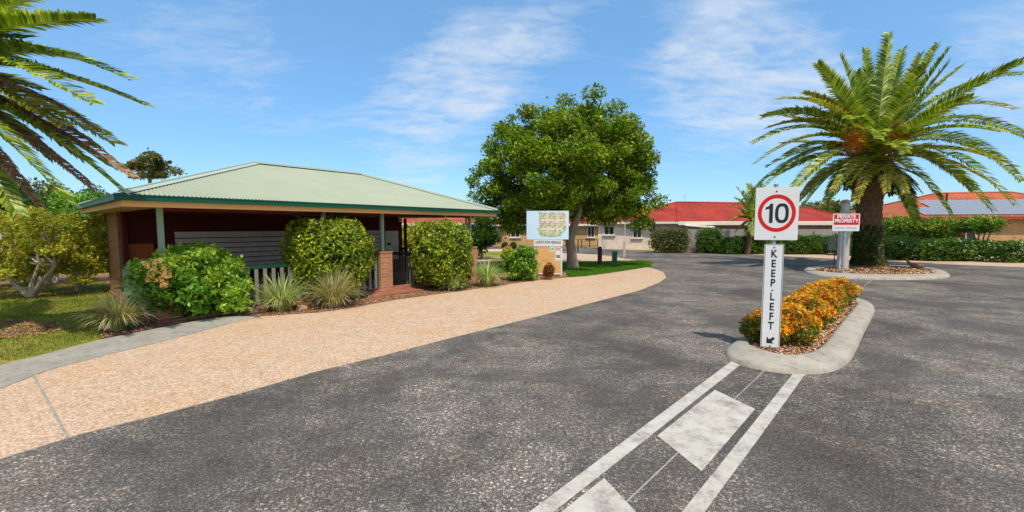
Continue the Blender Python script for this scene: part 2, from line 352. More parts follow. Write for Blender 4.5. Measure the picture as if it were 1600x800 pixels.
def scatter(poly, n):
    a = np.array([[p[0], p[1]] for p in poly]); lo, hi = a.min(0), a.max(0); out_ = np.zeros((0, 2))
    while len(out_) < n:
        q = rng.uniform(lo, hi, (n * 2, 2)); out_ = np.vstack([out_, q[inpoly(q, a)]])
    return out_[:n]

# ------------------------------------------------------------------ foliage
def unit(a): return a / (np.linalg.norm(a, axis=1, keepdims=True) + 1e-9)
def leafmesh(name, P, size, mat, parent=None, outward=None, bias=.6, aspect=.5, var=.35, loc=None, up=.3):
    n = len(P); nor = unit(rng.normal(size=(n, 3)))
    if outward is not None: nor = unit(nor * (1 - bias) + unit(outward) * bias + np.array([0, 0, up]) * bias)
    d = unit(np.cross(nor, rng.normal(size=(n, 3)))); w = np.cross(nor, d)
    s = size * rng.uniform(1 - var, 1 + var, (n, 1)); d = d * s * .5; w = w * s * .5 * aspect
    fold = nor * s * .08
    V = np.stack([P - d, P + w * .95 - d * .1 + fold, P + d, P - w * .95 - d * .1 + fold], 1).reshape(-1, 3)
    Fc = np.arange(n * 4).reshape(n, 4)
    return mkobj(name, V, Fc, mat, parent, loc)
def lump(D, amp, f, ph):
    return 1 + amp * (np.sin(D[:, 0] * f + ph) * np.sin(D[:, 1] * f * 1.1 + ph * 2) + .6 * np.sin(D[:, 2] * f * 1.7 + ph * 3) * np.sin(D[:, 0] * f * 1.9 - ph)
                    + .4 * np.sin(D[:, 1] * f * 3.1 + ph) * np.sin(D[:, 2] * f * 2.7))
def shell_pts(c, r, n, thick=.25, amp=.05, f=5, power=2.0, flat=None):
    D = unit(rng.normal(size=(n, 3)))
    k = (np.abs(D[:, 0]) ** power + np.abs(D[:, 1]) ** power + np.abs(D[:, 2]) ** power) ** (-1 / power)
    rr = k * (1 - thick * rng.random(n) ** 1.6) * lump(D, amp, f, rng.uniform(0, 6))
    P = D * rr[:, None] * np.array(r) + np.array(c)
    return P, D / np.array(r)
def clump_pts(centres, rads, per):
    P = []; O = []
    for c, r in zip(centres, rads):
        n = int(per * (r / np.mean(rads)) ** 2); D = unit(rng.normal(size=(n, 3))); rr = r * rng.random(n) ** .45
        sq = np.array([1.15, 1.15, .8]); P.append(c + D * rr[:, None] * sq); O.append(D)
    return np.vstack(P), np.vstack(O)
def limbs(base, top, r0, targets, mb, bend=.15, n=6):
    """tapered limbs from the trunk top out to clump centres"""
    for t in targets:
        b = Vector(top); t = Vector(t); L_ = (t - b).length
        m = b.lerp(t, .5) + Vector((random.uniform(-1, 1), random.uniform(-1, 1), random.uniform(.0, 1))) * L_ * bend
        pts = [b * (1 - s) ** 2 + m * 2 * s * (1 - s) + t * s * s for s in (0, .25, .5, .75, 1)]
        mb.tube([tuple(p) for p in pts], [r0 * .55, r0 * .42, r0 * .3, r0 * .18, r0 * .07], n, False)
def tree(name, label, cat, base, blobs, nclump, crad, per, leaf, mat, bark, tr, top, group=None, nl=10, lm=1.0, extra=None, trunkpts=None, up=.4):
    t = thing(name, label, cat, base, group); cs = []; rs = []
    vols = np.array([b[1][0] * b[1][1] * b[1][2] for b in blobs]) ** .8; vols /= vols.sum()
    for (c, r), v in zip(blobs, vols):
        k = max(2, int(nclump * v)); D = unit(rng.normal(size=(k, 3))); rr = rng.random(k) ** .42
        cs.append(np.array(c) + D * rr[:, None] * np.array(r)); rs.append(crad * rng.uniform(.4, 1.3, k))
    cs = np.vstack(cs); rs = np.concatenate(rs)
    P, O = clump_pts(cs, rs, per); st_ = rng.random(len(P)) < .05; P[st_] += unit(rng.normal(size=(st_.sum(), 3))) * rng.uniform(.05, .4, (st_.sum(), 1)); leafmesh('crown', P, leaf, mat, t, O, .4, .5, .5, up=up)
    mb = MB(); tp = trunkpts or [base, (Vector(base) * .5 + Vector(top) * .5) + Vector((.05, 0, 0)), top]
    k = len(tp); mb.tube(tp, [tr * (1.25 if i == 0 else 1 - .4 * i / (k - 1)) for i in range(k)], 10)
    idx = rng.choice(len(cs), min(nl, len(cs)), replace=False); limbs(base, tp[-1], tr, [tuple(Vector(tp[-1]).lerp(Vector(cs[i]), .8)) for i in idx if cs[i][2] > tp[-1][2] + .55 * abs(cs[i][0] - tp[-1][0])], mb)
    mb.build('trunk', bark, t, smooth=True); return t
def blades(name, c, n, length, width, mat, parent=None, spread=.1, lean=.9, loc=None):
    """arching strap leaves of one clump: each blade a strip of 4 quads"""
    seg = 6; V = []; Fc = []
    az = rng.uniform(0, 2 * np.pi, n); ln = length * rng.uniform(.55, 1.1, n); le = rng.uniform(.1, 1, n) ** .8 * lean; sp = spread * np.sqrt(rng.random(n))
    for i in range(n):
        d = np.array([math.cos(az[i]), math.sin(az[i]), 0]); sd_ = np.array([-d[1], d[0], 0]); p = np.array(c) + d * sp[i]; th0 = le[i] * .35
        for k in range(seg + 1):
            s = k / seg; w = width * (1 - s) ** .6 * .5 + .0008
            V += [p - sd_ * w, p + sd_ * w]
            th = th0 + le[i] * 1.55 * ((k + .5) / seg) ** 1.4; p = p + (d * math.sin(th) + np.array([0, 0, 1]) * math.cos(th)) * ln[i] / seg
            p[2] = max(p[2], c[2] + .01)
        o0 = i * (seg + 1) * 2
        for k in range(seg): a = o0 + 2 * k; Fc.append([a, a + 1, a + 3, a + 2])
    return mkobj(name, np.array(V), np.array(Fc), mat, parent, loc)
def turf(name, poly, n, h, mat, label, z=.01, w=.006):
    P = scatter(poly, n); az = rng.uniform(0, 6.28, n); hh = h * rng.uniform(.4, 1.2, n)
    d = np.stack([np.cos(az), np.sin(az), np.zeros(n)], 1); B = np.concatenate([P, np.full((n, 1), z)], 1)
    ln = rng.normal(size=(n, 3)) * .45; ln[:, 2] = 1; T = B + ln * hh[:, None]
    V = np.stack([B - d * w, B + d * w, T], 1).reshape(-1, 3)
    o = mkobj(name, V, np.arange(n * 3).reshape(n, 3), mat); return tag(o, label, name, kind='stuff')
def chips(name, poly, n, size, mat, label, z=.03, zj=.03):
    P = scatter(poly, n); B = np.concatenate([P, z + zj * rng.random((n, 1))], 1)
    o = leafmesh(name, B, size, mat, None, np.tile([0, 0, 1.], (n, 1)), .55, .45, .5); return tag(o, label, name.replace('_', ' '), kind='stuff')

# ------------------------------------------------------------------ text
def text(name, s, size, mat, parent, origin, xa, ya, depth=.003, off=.0, sx=1.0, align='CENTER'):
    cu = bpy.data.curves.new('t', 'FONT'); cu.body = s; cu.size = size; cu.align_x = align; cu.align_y = 'CENTER'; cu.offset = off; cu.extrude = depth / 2; cu.resolution_u = 3
    o = bpy.data.objects.new('t', cu); col.objects.link(o); dg = bpy.context.evaluated_depsgraph_get(); dg.update()
    me = bpy.data.meshes.new_from_object(o.evaluated_get(dg)); bpy.data.objects.remove(o)
    xa = Vector(xa).normalized(); ya = Vector(ya).normalized(); za = xa.cross(ya)
    m = Matrix(((xa.x * sx, ya.x, za.x, 0), (xa.y * sx, ya.y, za.y, 0), (xa.z * sx, ya.z, za.z, 0), (0, 0, 0, 1)))
    me.transform(m); me.transform(Matrix.Translation(Vector(origin) - rootloc(parent))); me.materials.clear(); me.materials.append(mat)
    me.name = name; q = bpy.data.objects.new(name, me); col.objects.link(q); q.parent = parent; return q
def plate(mb, o, xa, ya, w, h, t, r=0.0, n=5):
    """rounded board: centre o, axes xa, ya, thickness t behind the face"""
    o = Vector(o); xa = Vector(xa); ya = Vector(ya); za = xa.cross(ya); pts = []
    if r <= 0: pts = [(-w / 2, -h / 2), (w / 2, -h / 2), (w / 2, h / 2), (-w / 2, h / 2)]
    else:
        for cx, cy, a0 in ((w / 2 - r, -h / 2 + r, -90), (w / 2 - r, h / 2 - r, 0), (-w / 2 + r, h / 2 - r, 90), (-w / 2 + r, -h / 2 + r, 180)):
            for k in range(n + 1): a = R(a0 + 90 * k / n); pts.append((cx + r * math.cos(a), cy + r * math.sin(a)))
    f = [o + xa * x + ya * y for x, y in pts]; b = [p - za * t for p in f]
    mb.face(f); mb.face(b[::-1])
    for i in range(len(f)): j = (i + 1) % len(f); mb.face([f[i], b[i], b[j], f[j]])
    return mb

# ================================================================== GROUND
ground = sheet('ground', [(-900, -300), (900, -300), (900, 1600), (-900, 1600)], 0, M['grass']); ground['kind'] = 'structure'
# asphalt: one big sheet to the right of the pale verge
outer = [(-500, 1025), (-300, 900), (-120, 765), (0, 719), (125, 680), (250, 649), (375, 616), (500, 580), (600, 556), (700, 530), (800, 505), (900, 480), (950, 467), (1000, 454), (1030, 442), (1041, 434), (1037, 426), (1025, 421), (1012, 418)]
og = [at(*p) for p in outer]
inner = [(1005, 419), (950, 427.5), (915, 432), (860, 436), (820, 441), (775, 447.5), (700, 458), (620, 469), (560, 479.5), (500, 489), (407, 495)]
strip_lo = [(407, 495), (362, 504), (306, 520), (200, 546), (135, 562), (74, 577.5), (18, 600), (-40, 622), (-200, 700), (-500, 880)]
strip_hi = [(407, 495), (362, 493), (306, 501), (250, 512), (200, 522), (157, 530), (67, 554), (0, 569.6), (-60, 588), (-250, 660), (-560, 830)]
road = og[:-1] + [at(1016, 418), at(1021, 413), at(1016, 409), at(999, 407.5), at(966, 402.5), at(935, 398), at(899, 396), at(780, 391), at(640, 389), at(640, 385.5), at(780, 384), at(897, 382.8), at(935, 387.5), at(972, 390), at(1021, 392.7), at(1060, 395.5),
        at(1160, 397), at(1250, 401.7), at(1400, 410), at(1600, 418), at(2200, 441)] + [Vector((60, 4, 0)), Vector((40, -12, 0)), Vector((-10, -12, 0)), Vector((-7.5, 0, 0))]
rd = sheet('road', road, .004, M['asphalt']); rd['kind'] = 'structure'
verge = og + [at(*p) for p in inner] + [at(*p) for p in strip_lo[1:]]
vg = sheet('footpath', verge, .012, M['beige']); vg['kind'] = 'structure'
# thin vertical lip of the path against the asphalt
lip = MB()
for a, b in zip(og, og[1:]): lip.face([(a.x, a.y, 0.0), (b.x, b.y, 0.0), (b.x, b.y, .0122), (a.x, a.y, .0122)])
o = lip.build('path_edge', M['kerb']); o['kind'] = 'structure'
# control joints across the footpath
jt = MB()
for (a, b) in [((52, 587), (106, 685)), ((735, 452.5), (905, 478.6)), ((440, 493), (560, 566))]:
    p, q = at(*a), at(*b); s = (q - p).cross(Vector((0, 0, 1))).normalized() * .012
    if a[0] == 52: jt.face([p - s + Vector((0, 0, .016)), q - s + Vector((0, 0, .016)), q + s + Vector((0, 0, .016)), p + s + Vector((0, 0, .016))])
o = jt.build('path_joint', M['strip']); o['kind'] = 'structure'
# grey concrete strip along the lawn: slightly crowned edge
kb = MB(); lo = smoothpoly([at(*p, .02) for p in strip_lo], 2, False); hi = smoothpoly([at(*p, .05) for p in strip_hi], 2, False)
for i in range(len(lo) - 1):
    a, b, c, d = lo[i], lo[i + 1], hi[i + 1], hi[i]; kb.face([d, c, b, a])
    kb.face([Vector((c.x, c.y, 0)), c, d, Vector((d.x, d.y, 0))]); kb.face([a, b, Vector((b.x, b.y, 0)), Vector((a.x, a.y, 0))])
o = kb.build('kerb_strip', M['strip'], weld=True); o['kind'] = 'structure'
# mulch bed between path and pavilion
bed = [at(*p) for p in [(407, 495), (500, 489), (560, 479.5), (620, 469), (700, 458), (775, 447.5), (820, 441), (860, 436), (885, 433), (880, 425), (840, 420), (790, 428), (745, 432), (660, 436), (560, 448), (430, 455), (300, 470), (225, 478), (165, 505), (157, 530), (200, 522), (250, 512), (306, 501), (362, 493)]]
o = sheet('garden_bed', bed, .016, M['mulch']); o['kind'] = 'structure'
# right-hand pale path and its bed
rp = [at(*p) for p in [(1150, 396.6), (1250, 401.7), (1400, 410), (1600, 418), (2200, 441), (2200, 420), (1600, 405), (1400, 400.5), (1250, 397.2), (1150, 396)]]
o = sheet('footpath', rp, .012, M['beige']); o['kind'] = 'structure'
rb = [at(*p) for p in [(1150, 396), (1250, 397.2), (1400, 400.5), (1600, 405), (2200, 420), (2100, 395), (1500, 393), (1250, 391), (1050, 390), (1021, 392.7), (1060, 395.5)]]
o = sheet('garden_bed', rb, .010, M['mulch']); o['kind'] = 'structure'
# paths beyond the pavilion
o = sheet('footpath', [at(*p) for p in [(600, 436), (700, 418), (745, 411), (792, 402.5), (800, 400.8), (745, 403.2), (660, 409), (560, 421)]], .008, M['beige']); o['kind'] = 'structure'
o = sheet('driveway', [at(*p) for p in [(690, 395), (745, 393.5), (800, 392.5), (880, 396.5), (880, 395.5), (800, 389.5), (690, 389.5)]], .010, M['drive']); o['kind'] = 'structure'
o = sheet('driveway', [at(*p) for p in [(850, 396), (899, 396), (935, 398), (966, 402.5), (999, 407.5), (972, 408), (935, 409.2), (880, 410.3), (820, 412)]], .008, M['beige']); o['kind'] = 'structure'

# median island by the speed sign
def kerb_ring(outer_px, inner_px, zt, name, label, bedname):
    A = smoothpoly([at(x, y, .09) for x, y in outer_px], 2); B = smoothpoly([at(x, y, zt) for x, y in inner_px], 2)
    n = 96
    def resample(P):
        P = P + [P[0]]; d = [0]
        for a, b in zip(P, P[1:]): d.append(d[-1] + (b - a).length)
        o_ = []; j = 0
        for k in range(n):
            s = d[-1] * k / n
            while d[j + 1] < s: j += 1
            f = (s - d[j]) / (d[j + 1] - d[j] + 1e-9); o_.append(P[j].lerp(P[j + 1], f))
        return o_
    A = resample(A); B0 = resample(B); cen = sum(B0, Vector()) / n
    # match inner points to outer ones by nearest
    Bm = [min(B0, key=lambda q: (q.xy - a.xy).length) for a in A]
    rings = []
    for a, b in zip(A, Bm):
        d = (b - a); d.z = 0; d.normalize(); j = random.uniform(-.004, .004)
        rings.append([Vector((a.x, a.y, 0)) - d * .035, Vector((a.x, a.y, .055)) - d * .015, Vector((a.x, a.y, .088 + j)) + d * .02, Vector((b.x, b.y, zt)) - d * .05, Vector((b.x, b.y, zt - .01)), Vector((b.x, b.y, .04)) + d * .01])
    V = [p for r in rings for p in r]; Fc = []
    for i in range(n):
        j = (i + 1) % n
        for k in range(5): Fc.append([i * 6 + k, j * 6 + k, j * 6 + k + 1, i * 6 + k + 1])
    o = mkobj(name, [tuple(p) for p in V], Fc, M['kerb'], smooth=True); o['kind'] = 'structure'
    bd = sheet(bedname, [(p.x, p.y) for p in B0], .075, M['mulch']); bd['kind'] = 'structure'
    return [(p.x, p.y) for p in B0]
isl1_out = [(1133, 545), (1145, 558), (1184, 568), (1226, 574), (1269, 575), (1303, 570), (1324, 557), (1334, 540), (1346, 515), (1357, 496), (1366, 479), (1361, 472), (1345, 466), (1322, 462), (1296, 462), (1270, 472), (1240, 487), (1200, 507), (1170, 522), (1147, 533)]
isl1_in = [(1165, 535), (1184, 544), (1215, 551.7), (1239, 554), (1268, 550), (1286, 539), (1300, 522), (1315, 503), (1330, 486), (1341, 472), (1335, 469), (1318, 467.5), (1300, 470), (1270, 484), (1240, 499), (1205, 515), (1180, 526)]
in1 = kerb_ring(isl1_out, isl1_in, .125, 'median_kerb', '', 'median_bed')
isl2_out = [(1255, 420), (1262, 425), (1280, 429), (1334, 433), (1412, 434.5), (1459, 433), (1484, 430), (1482, 426), (1471, 421), (1440, 416), (1400, 413.5), (1340, 412.5), (1290, 414), (1262, 417)]
isl2_in = [(1270, 420), (1282, 424), (1334, 427.5), (1410, 428.5), (1450, 427.5), (1464, 425.5), (1455, 420.5), (1430, 417), (1395, 415), (1340, 414.2), (1295, 415.5)]
in2 = kerb_ring(isl2_out, isl2_in, .125, 'roundabout_kerb', '', 'roundabout_bed')
chips('bark_chips', in1, 9000, .05, LM['chip'], 'bark chip mulch inside the narrow median island', .078, .03)
chips('bark_chips', in2, 9000, .08, LM['chip'], 'bark chip mulch around the palm on the round island', .078, .05)
chips('leaf_litter', bed, 9000, .05, LM['litter'], 'dry leaf litter over the bed in front of the pavilion', .018, .02)
deb = []
for a, b in list(zip(og, og[1:]))[4:]:
    for _ in range(int((b - a).length * 9)): p = a.lerp(b, random.random()); deb.append((p.x + random.gauss(0, .10), p.y + random.gauss(0, .10), .022))
for _ in range(160): p = at(random.uniform(400, 900), random.uniform(450, 520)); deb.append((p.x, p.y, .022))
deb = np.array(deb); tag(leafmesh('leaf_litter', deb, .032, LM['litter'], None, np.tile([0, 0, 1.], (len(deb), 1)), .9, .5, .5), 'small dry leaves blown along the edge of the pale path', 'leaf litter', kind='stuff')
# painted markings
def strippoly(L0, R0, name, z=.008):
    pts = [at(*p) for p in L0] + [at(*p) for p in R0[::-1]]; o = sheet(name, pts, z, M['paintmark']); o['kind'] = 'structure'; return o
strippoly([(1144.6, 564), (987, 681), (829, 800), (560, 1003)], [(1161, 567.5), (1014, 684), (866.6, 800), (630, 987)], 'road_marking')
strippoly([(1242, 580.6), (1154, 691), (1066.6, 800), (930, 972)], [(1261.6, 580.6), (1182, 691), (1102, 800), (985, 962)], 'road_marking')
bx = [at(1117, 610), at(1180, 640), at(1096.5, 737.7), at(1027, 682)]; d = at(944, 748) - bx[0]
for k in range(3):
    o = sheet('road_marking', [p + d * k for p in bx], .0085, M['paintmark']); o['kind'] = 'structure'
c0 = (at(1198, 576), at(979, 785)); s = (c0[1] - c0[0]).cross(Vector((0, 0, 1))).normalized() * .007
o = sheet('road_joint', [c0[0] - s, c0[1] - s, c0[1] + s, c0[0] + s], .006, M['strip']); o['kind'] = 'structure'
c0 = (at(1350, 447), at(1368, 434)); s = (c0[1] - c0[0]).cross(Vector((0, 0, 1))).normalized() * .012
o = sheet('road_joint', [c0[0] - s, c0[1] - s, c0[1] + s, c0[0] + s], .006, M['strip']); o['kind'] = 'structure'

# lawns
lawnL = [at(*p) for p in [(157, 530), (67, 554), (0, 569.6), (-60, 588), (-220, 640), (-420, 560), (-300, 462), (-100, 448), (0, 446), (165, 440), (186, 470), (165, 500)]]
turf('grass', lawnL, 60000, .045, LM['grassblade'], 'patchy dry lawn left of the pavilion', w=.007)
lawnT = [at(*p) for p in [(886, 433), (915, 431.5), (950, 427), (1005, 418.6), (1016, 417.5), (1020, 413), (1016, 409.3), (1004, 408), (972, 408.6), (935, 409.8), (880, 411), (800, 414), (745, 421), (745, 430), (800, 425), (850, 420), (884, 426)]]
o = sheet('lawn', lawnT, .018, M['grass']); o['kind'] = 'structure'
turf('grass', lawnT, 45000, .07, LM['lushblade'], 'lush green grass under the shady tree', z=.018, w=.014)
o = sheet('mulch_ring', [at(-60, 517) + Vector((math.cos(a) * 1.9, math.sin(a) * .9, 0)) * (1 + .08 * math.sin(5 * a)) for a in np.linspace(0, 2 * math.pi, 40, endpoint=False)], .02, M['mulch']); o['kind'] = 'structure'
o = sheet('garden_bed', [at(*p) for p in [(-400, 462), (-100, 462), (40, 468), (110, 463), (150, 452), (175, 443), (175, 430), (-400, 425)]], .012, M['mulch']); o['kind'] = 'structure'
chips('leaf_litter', [at(*p) for p in [(-60, 500), (30, 500), (98, 508), (90, 520), (40, 530), (-60, 532)]], 3000, .04, LM['litter'], 'bare brown patch of leaf litter on the lawn', .022, .02)

# ================================================================== PAVILION
TH = R(39.6); U = Vector((math.sin(TH), math.cos(TH), 0)); V = Vector((-math.cos(TH), math.sin(TH), 0))
def uv(u, v, z): return U * u + V * v + Vector((0, 0, z))
pav = thing('pavilion', 'low open pavilion with pale green hipped steel roof, cream fascia and maroon walls', 'pavilion', uv(6.8, 14.5, 0))
def pbox(name, mat, u0, u1, v0, v1, z0, z1, parent=pav, b=None):
    m = MB(); m.box(uv((u0 + u1) / 2, (v0 + v1) / 2, 0), (U.x, U.y), (V.x, V.y), (u1 - u0, v1 - v0), z0, z1); o = m.build(name, mat, parent)
    if b: bev(o, b)
    return o
u0, u1, v0, v1 = 1.42, 12.28, 10.95, 18.1; ZE, ZR = 2.68, 4.02
# corrugated roof
vr = (v0 + v1) / 2; hp = 3.6; ru0, ru1 = u0 + hp, u1 - hp - .1
rf = MB(); step = .0762 / 4
def slope(A, B, top):      # eave A->B; top(s) gives the point above eave param s (0..1)
    n = int((B - A).length / step); nn = None; pr = None
    for k in range(n + 1):
        s = k / n; e = A.lerp(B, s); t = top(s)
        if nn is None: nn = (B - A).cross(top(.5) - A).normalized(); nn = nn if nn.z > 0 else -nn
        off = nn * (.010 * math.sin(2 * math.pi * (B - A).length * s / .0762)); cur = (e + off, t + off)
        if pr: rf.face([pr[0], cur[0], cur[1], pr[1]] if (cur[1] - cur[0]).length > 1e-6 or True else [pr[0], cur[0], pr[1]])
        pr = cur
e = .06
EA, EB, EC, ED = uv(u0 - e, v0 - e, ZE), uv(u1 + e, v0 - e, ZE), uv(u1 + e, v1 + e, ZE), uv(u0 - e, v1 + e, ZE); RA, RB = uv(ru0, vr, ZR), uv(ru1, vr, ZR)
def topf(A, B, RA, RB):
    Lab = (B - A).length; dirn = (B - A) / Lab; a = (RA - A).dot(dirn) / Lab; b = (RB - A).dot(dirn) / Lab
    def f(s):
        if s < a: return A.lerp(RA, s / a)
        if s > b: return B.lerp(RB, (1 - s) / (1 - b))
        return RA.lerp(RB, (s - a) / (b - a + 1e-9))
    return f
slope(EA, EB, topf(EA, EB, RA, RB)); slope(EB, EC, topf(EB, EC, RB, RB)); slope(EC, ED, topf(EC, ED, RB, RA)); slope(ED, EA, topf(ED, EA, RA, RA))
roof = rf.build('roof', M['roofgreen'], pav)
def cap(A, B, w=.14):
    m = MB(); d = (B - A).normalized(); s = d.cross(Vector((0, 0, 1))).normalized(); dn = Vector((0, 0, -w * .32)); up_ = Vector((0, 0, .035))
    m.face([A + s * w + dn + up_, B + s * w + dn + up_, B + up_, A + up_]); m.face([A + up_, B + up_, B - s * w + dn + up_, A - s * w + dn + up_])
    m.tube([A + up_ * 1.2, B + up_ * 1.2], .02, 6); return m.build('ridge_cap', M['capgreen'], roof)
for A, B in ((EA, RA), (EB, RB), (EC, RB), (ED, RA)): cap(A.lerp(B, .01), B)
cap(RA, RB)
# gutter: box profile with a lip, mitred ring
def ring(name, mat, a0, a1, b0, b1, wid, z0, z1, parent=pav):
    m = MB(); o_ = [(a0, b0), (a1, b0), (a1, b1), (a0, b1)]; i_ = [(a0 + wid, b0 + wid), (a1 - wid, b0 + wid), (a1 - wid, b1 - wid), (a0 + wid, b1 - wid)]
    for k in range(4):
        j = (k + 1) % 4; A, B, C, D = [uv(*p, 0) for p in (o_[k], o_[j], i_[j], i_[k])]; z = Vector((0, 0, 1))
        m.face([A + z * z0, B + z * z0, B + z * z1, A + z * z1]); m.face([C + z * z0, D + z * z0, D + z * z1, C + z * z1])
        m.face([A + z * z1, B + z * z1, C + z * z1, D + z * z1]); m.face([D + z * z0, C + z * z0, B + z * z0, A + z * z0])
    return m.build(name, mat, parent)
ring('gutter', M['gutter'], u0 - .115, u1 + .115, v0 - .115, v1 + .115, .11, ZE - .125, ZE - .015)
ring('gutter_lip', M['gutter'], u0 - .127, u1 + .127, v0 - .127, v1 + .127, .02, ZE - .03, ZE - .008)
ring('fascia', M['fascia'], u0, u1, v0, v1, .03, ZE - .24, ZE - .08)
# soffit sheet
sf = MB()
for (a0, a1, b0, b1) in ((u0 + .03, u1 - .03, v0 + .03, 11.9), (u0 + .03, 2.1, 11.9, v1 - .03), (11.5, u1 - .03, 11.9, v1 - .03)):
    q = [uv(a0, b0, ZE - .22), uv(a0, b1, ZE - .22), uv(a1, b1, ZE - .22), uv(a1, b0, ZE - .22)]; sf.face(q)
sf.build('soffit', M['soffit'], pav)
pbox('ceiling', M['maroon'], 2.1, 11.5, 11.9, 15.75, ZE - .20, ZE - .17)
pbox('beam', M['maroon'], 2.1, 11.5, 11.46, 11.54, 2.38, 2.457)
pbox('floor', M['paver'], 1.9, 11.75, 11.25, 18, 0, .06)
pbox('doorstep', M['paver'], 6.55, 8.35, 10.55, 11.248, 0.0, .05)
# brick room with maroon front
pbox('brick_wall', M['brickdark'], 1.93, 2.15, 15.78, 17.9, .02, ZE - .225)
pbox('brick_wall', M['brickdark'], 2.152, 11.1, 17.7, 17.9, .02, ZE - .225)
pbox('front_wall', M['maroon'], 2.0, 11.25, 15.7, 15.778, .06, ZE - .225)
pbox('side_wall', M['maroon'], 11.102, 11.25, 15.78, 17.9, .02, ZE - .225)
pbox('hatch_panel', M['orange'], 2.12, 2.66, 15.655, 15.698, .72, 1.56, b=.006)
# roller shutter of broad slats
for (a, b) in ((3.15, 7.3), (7.42, 10.2)):
    sh = MB(); zt = 1.84
    for k in range(7):
        z1_ = zt - k * .165; A = uv(a, 15.65, z1_ - .01); B = uv(b, 15.65, z1_ - .01); C = uv(b, 15.60, z1_ - .125); D = uv(a, 15.60, z1_ - .125)
        up_ = Vector((0, 0, .02)); sh.hexa([D, C, B, A], [D + up_, C + up_, B + up_, A + up_])
    sh.box(uv((a + b) / 2, 15.66, 0), (U.x, U.y), (V.x, V.y), (b - a, .05), zt + .01, zt + .05); sh.build('shutter', M['shutter'], pav)
nb = pbox('notice_board', M['offwhite'], 10.35, 11.0, 15.63, 15.698, .62, 1.86)
pbox('notice', M['charcoal'], 10.42, 10.60, 15.616, 15.628, 1.25, 1.36, nb); pbox('notice', M['mapgr'], 10.45, 10.62, 15.616, 15.628, .95, 1.02, nb); pbox('notice', M['mapt'], 10.68, 10.92, 15.616, 15.628, 1.0, 1.25, nb)
sl = MB(); sl.tube([uv(11.0, 15.5, 2.38), uv(11.0, 15.44, 2.30)], [.05, .09], 10); sl.box(uv(11.0, 15.5, 0), (U.x, U.y), (V.x, V.y), (.16, .10), 2.38, 2.455); sl.build('security_light', M['white'], pav)
m = MB(); m.tube([uv(12.2, 11.1, 2.56), uv(12.15, 11.2, 2.46), uv(11.5, 11.86, 2.40), uv(11.5, 11.86, .08)], .04, 8); m.build('downpipe', M['post'], pav)
# pillars and posts
for (a, hgt) in ((1.93, 1.22), (5.47, 1.22), (7.33, 1.22), (11.18, 1.22)):
    pl = pbox('brick_pillar', M['brick'], a, a + .43, 11.37, 11.80, .03, hgt); pbox('pillar_cap', M['brick'], a - .015, a + .445, 11.355, 11.815, hgt + .002, hgt + .05, pl, .008)
    pbox('post', M['post'], a + .10, a + .20, 11.44, 11.54, hgt + .052, 2.456, b=.006)
for (a,) in ((2.0,), (11.3,)):
    pbox('post', M['maroon'], a, a + .1, 15.55, 15.65, .062, 2.4)
def railing(a, b, top=1.1, bot=.16, sp=.2, w=.085, mat=None, mr=None):
    m = MB(); A, B = Vector(a), Vector(b); d = (B - A); Ln = d.length; d = d / Ln; s = Vector((-d.y, d.x, 0)); c = (A + B) / 2
    m.box(c, (d.x, d.y), (s.x, s.y), (Ln, .06), top - .10, top); m.box(c, (d.x, d.y), (s.x, s.y), (Ln, .045), bot, bot + .06)
    for e_ in (A + d * .02, B - d * .02): m.box(e_, (d.x, d.y), (s.x, s.y), (.04, .05), bot + .061, top - .101)
    r = m.build('railing', mr or M['darkgreen'], pav); p = MB(); k = 0; x = sp * .6
    while x < Ln - w / 2:
        q = A + d * x; p.box(q - s * .042 * (1 if s.dot(Vector((0, 0, 0)) - q) < 0 else -1), (d.x, d.y), (s.x, s.y), (w, .018), bot - .05, top - .11); x += sp
    p.build('pickets', mat or M['picket'], r)
railing(uv(2.36, 11.52, 0), uv(5.47, 11.52, 0)); railing(uv(5.9, 11.52, 0), uv(7.33, 11.52, 0))
railing(uv(2.0, 15.7, 0), uv(2.0, 11.8, 0), 1.0, .1, .11, .075, M['post'])
railing(uv(8.9, 11.6, 0), uv(11.18, 11.6, 0)); railing(uv(11.45, 11.8, 0), uv(11.45, 17.6, 0))
gt = MB()
railing(uv(8.75, 11.5, 0), uv(8.75, 13.4, 0), 1.15, .12, .16, .05)

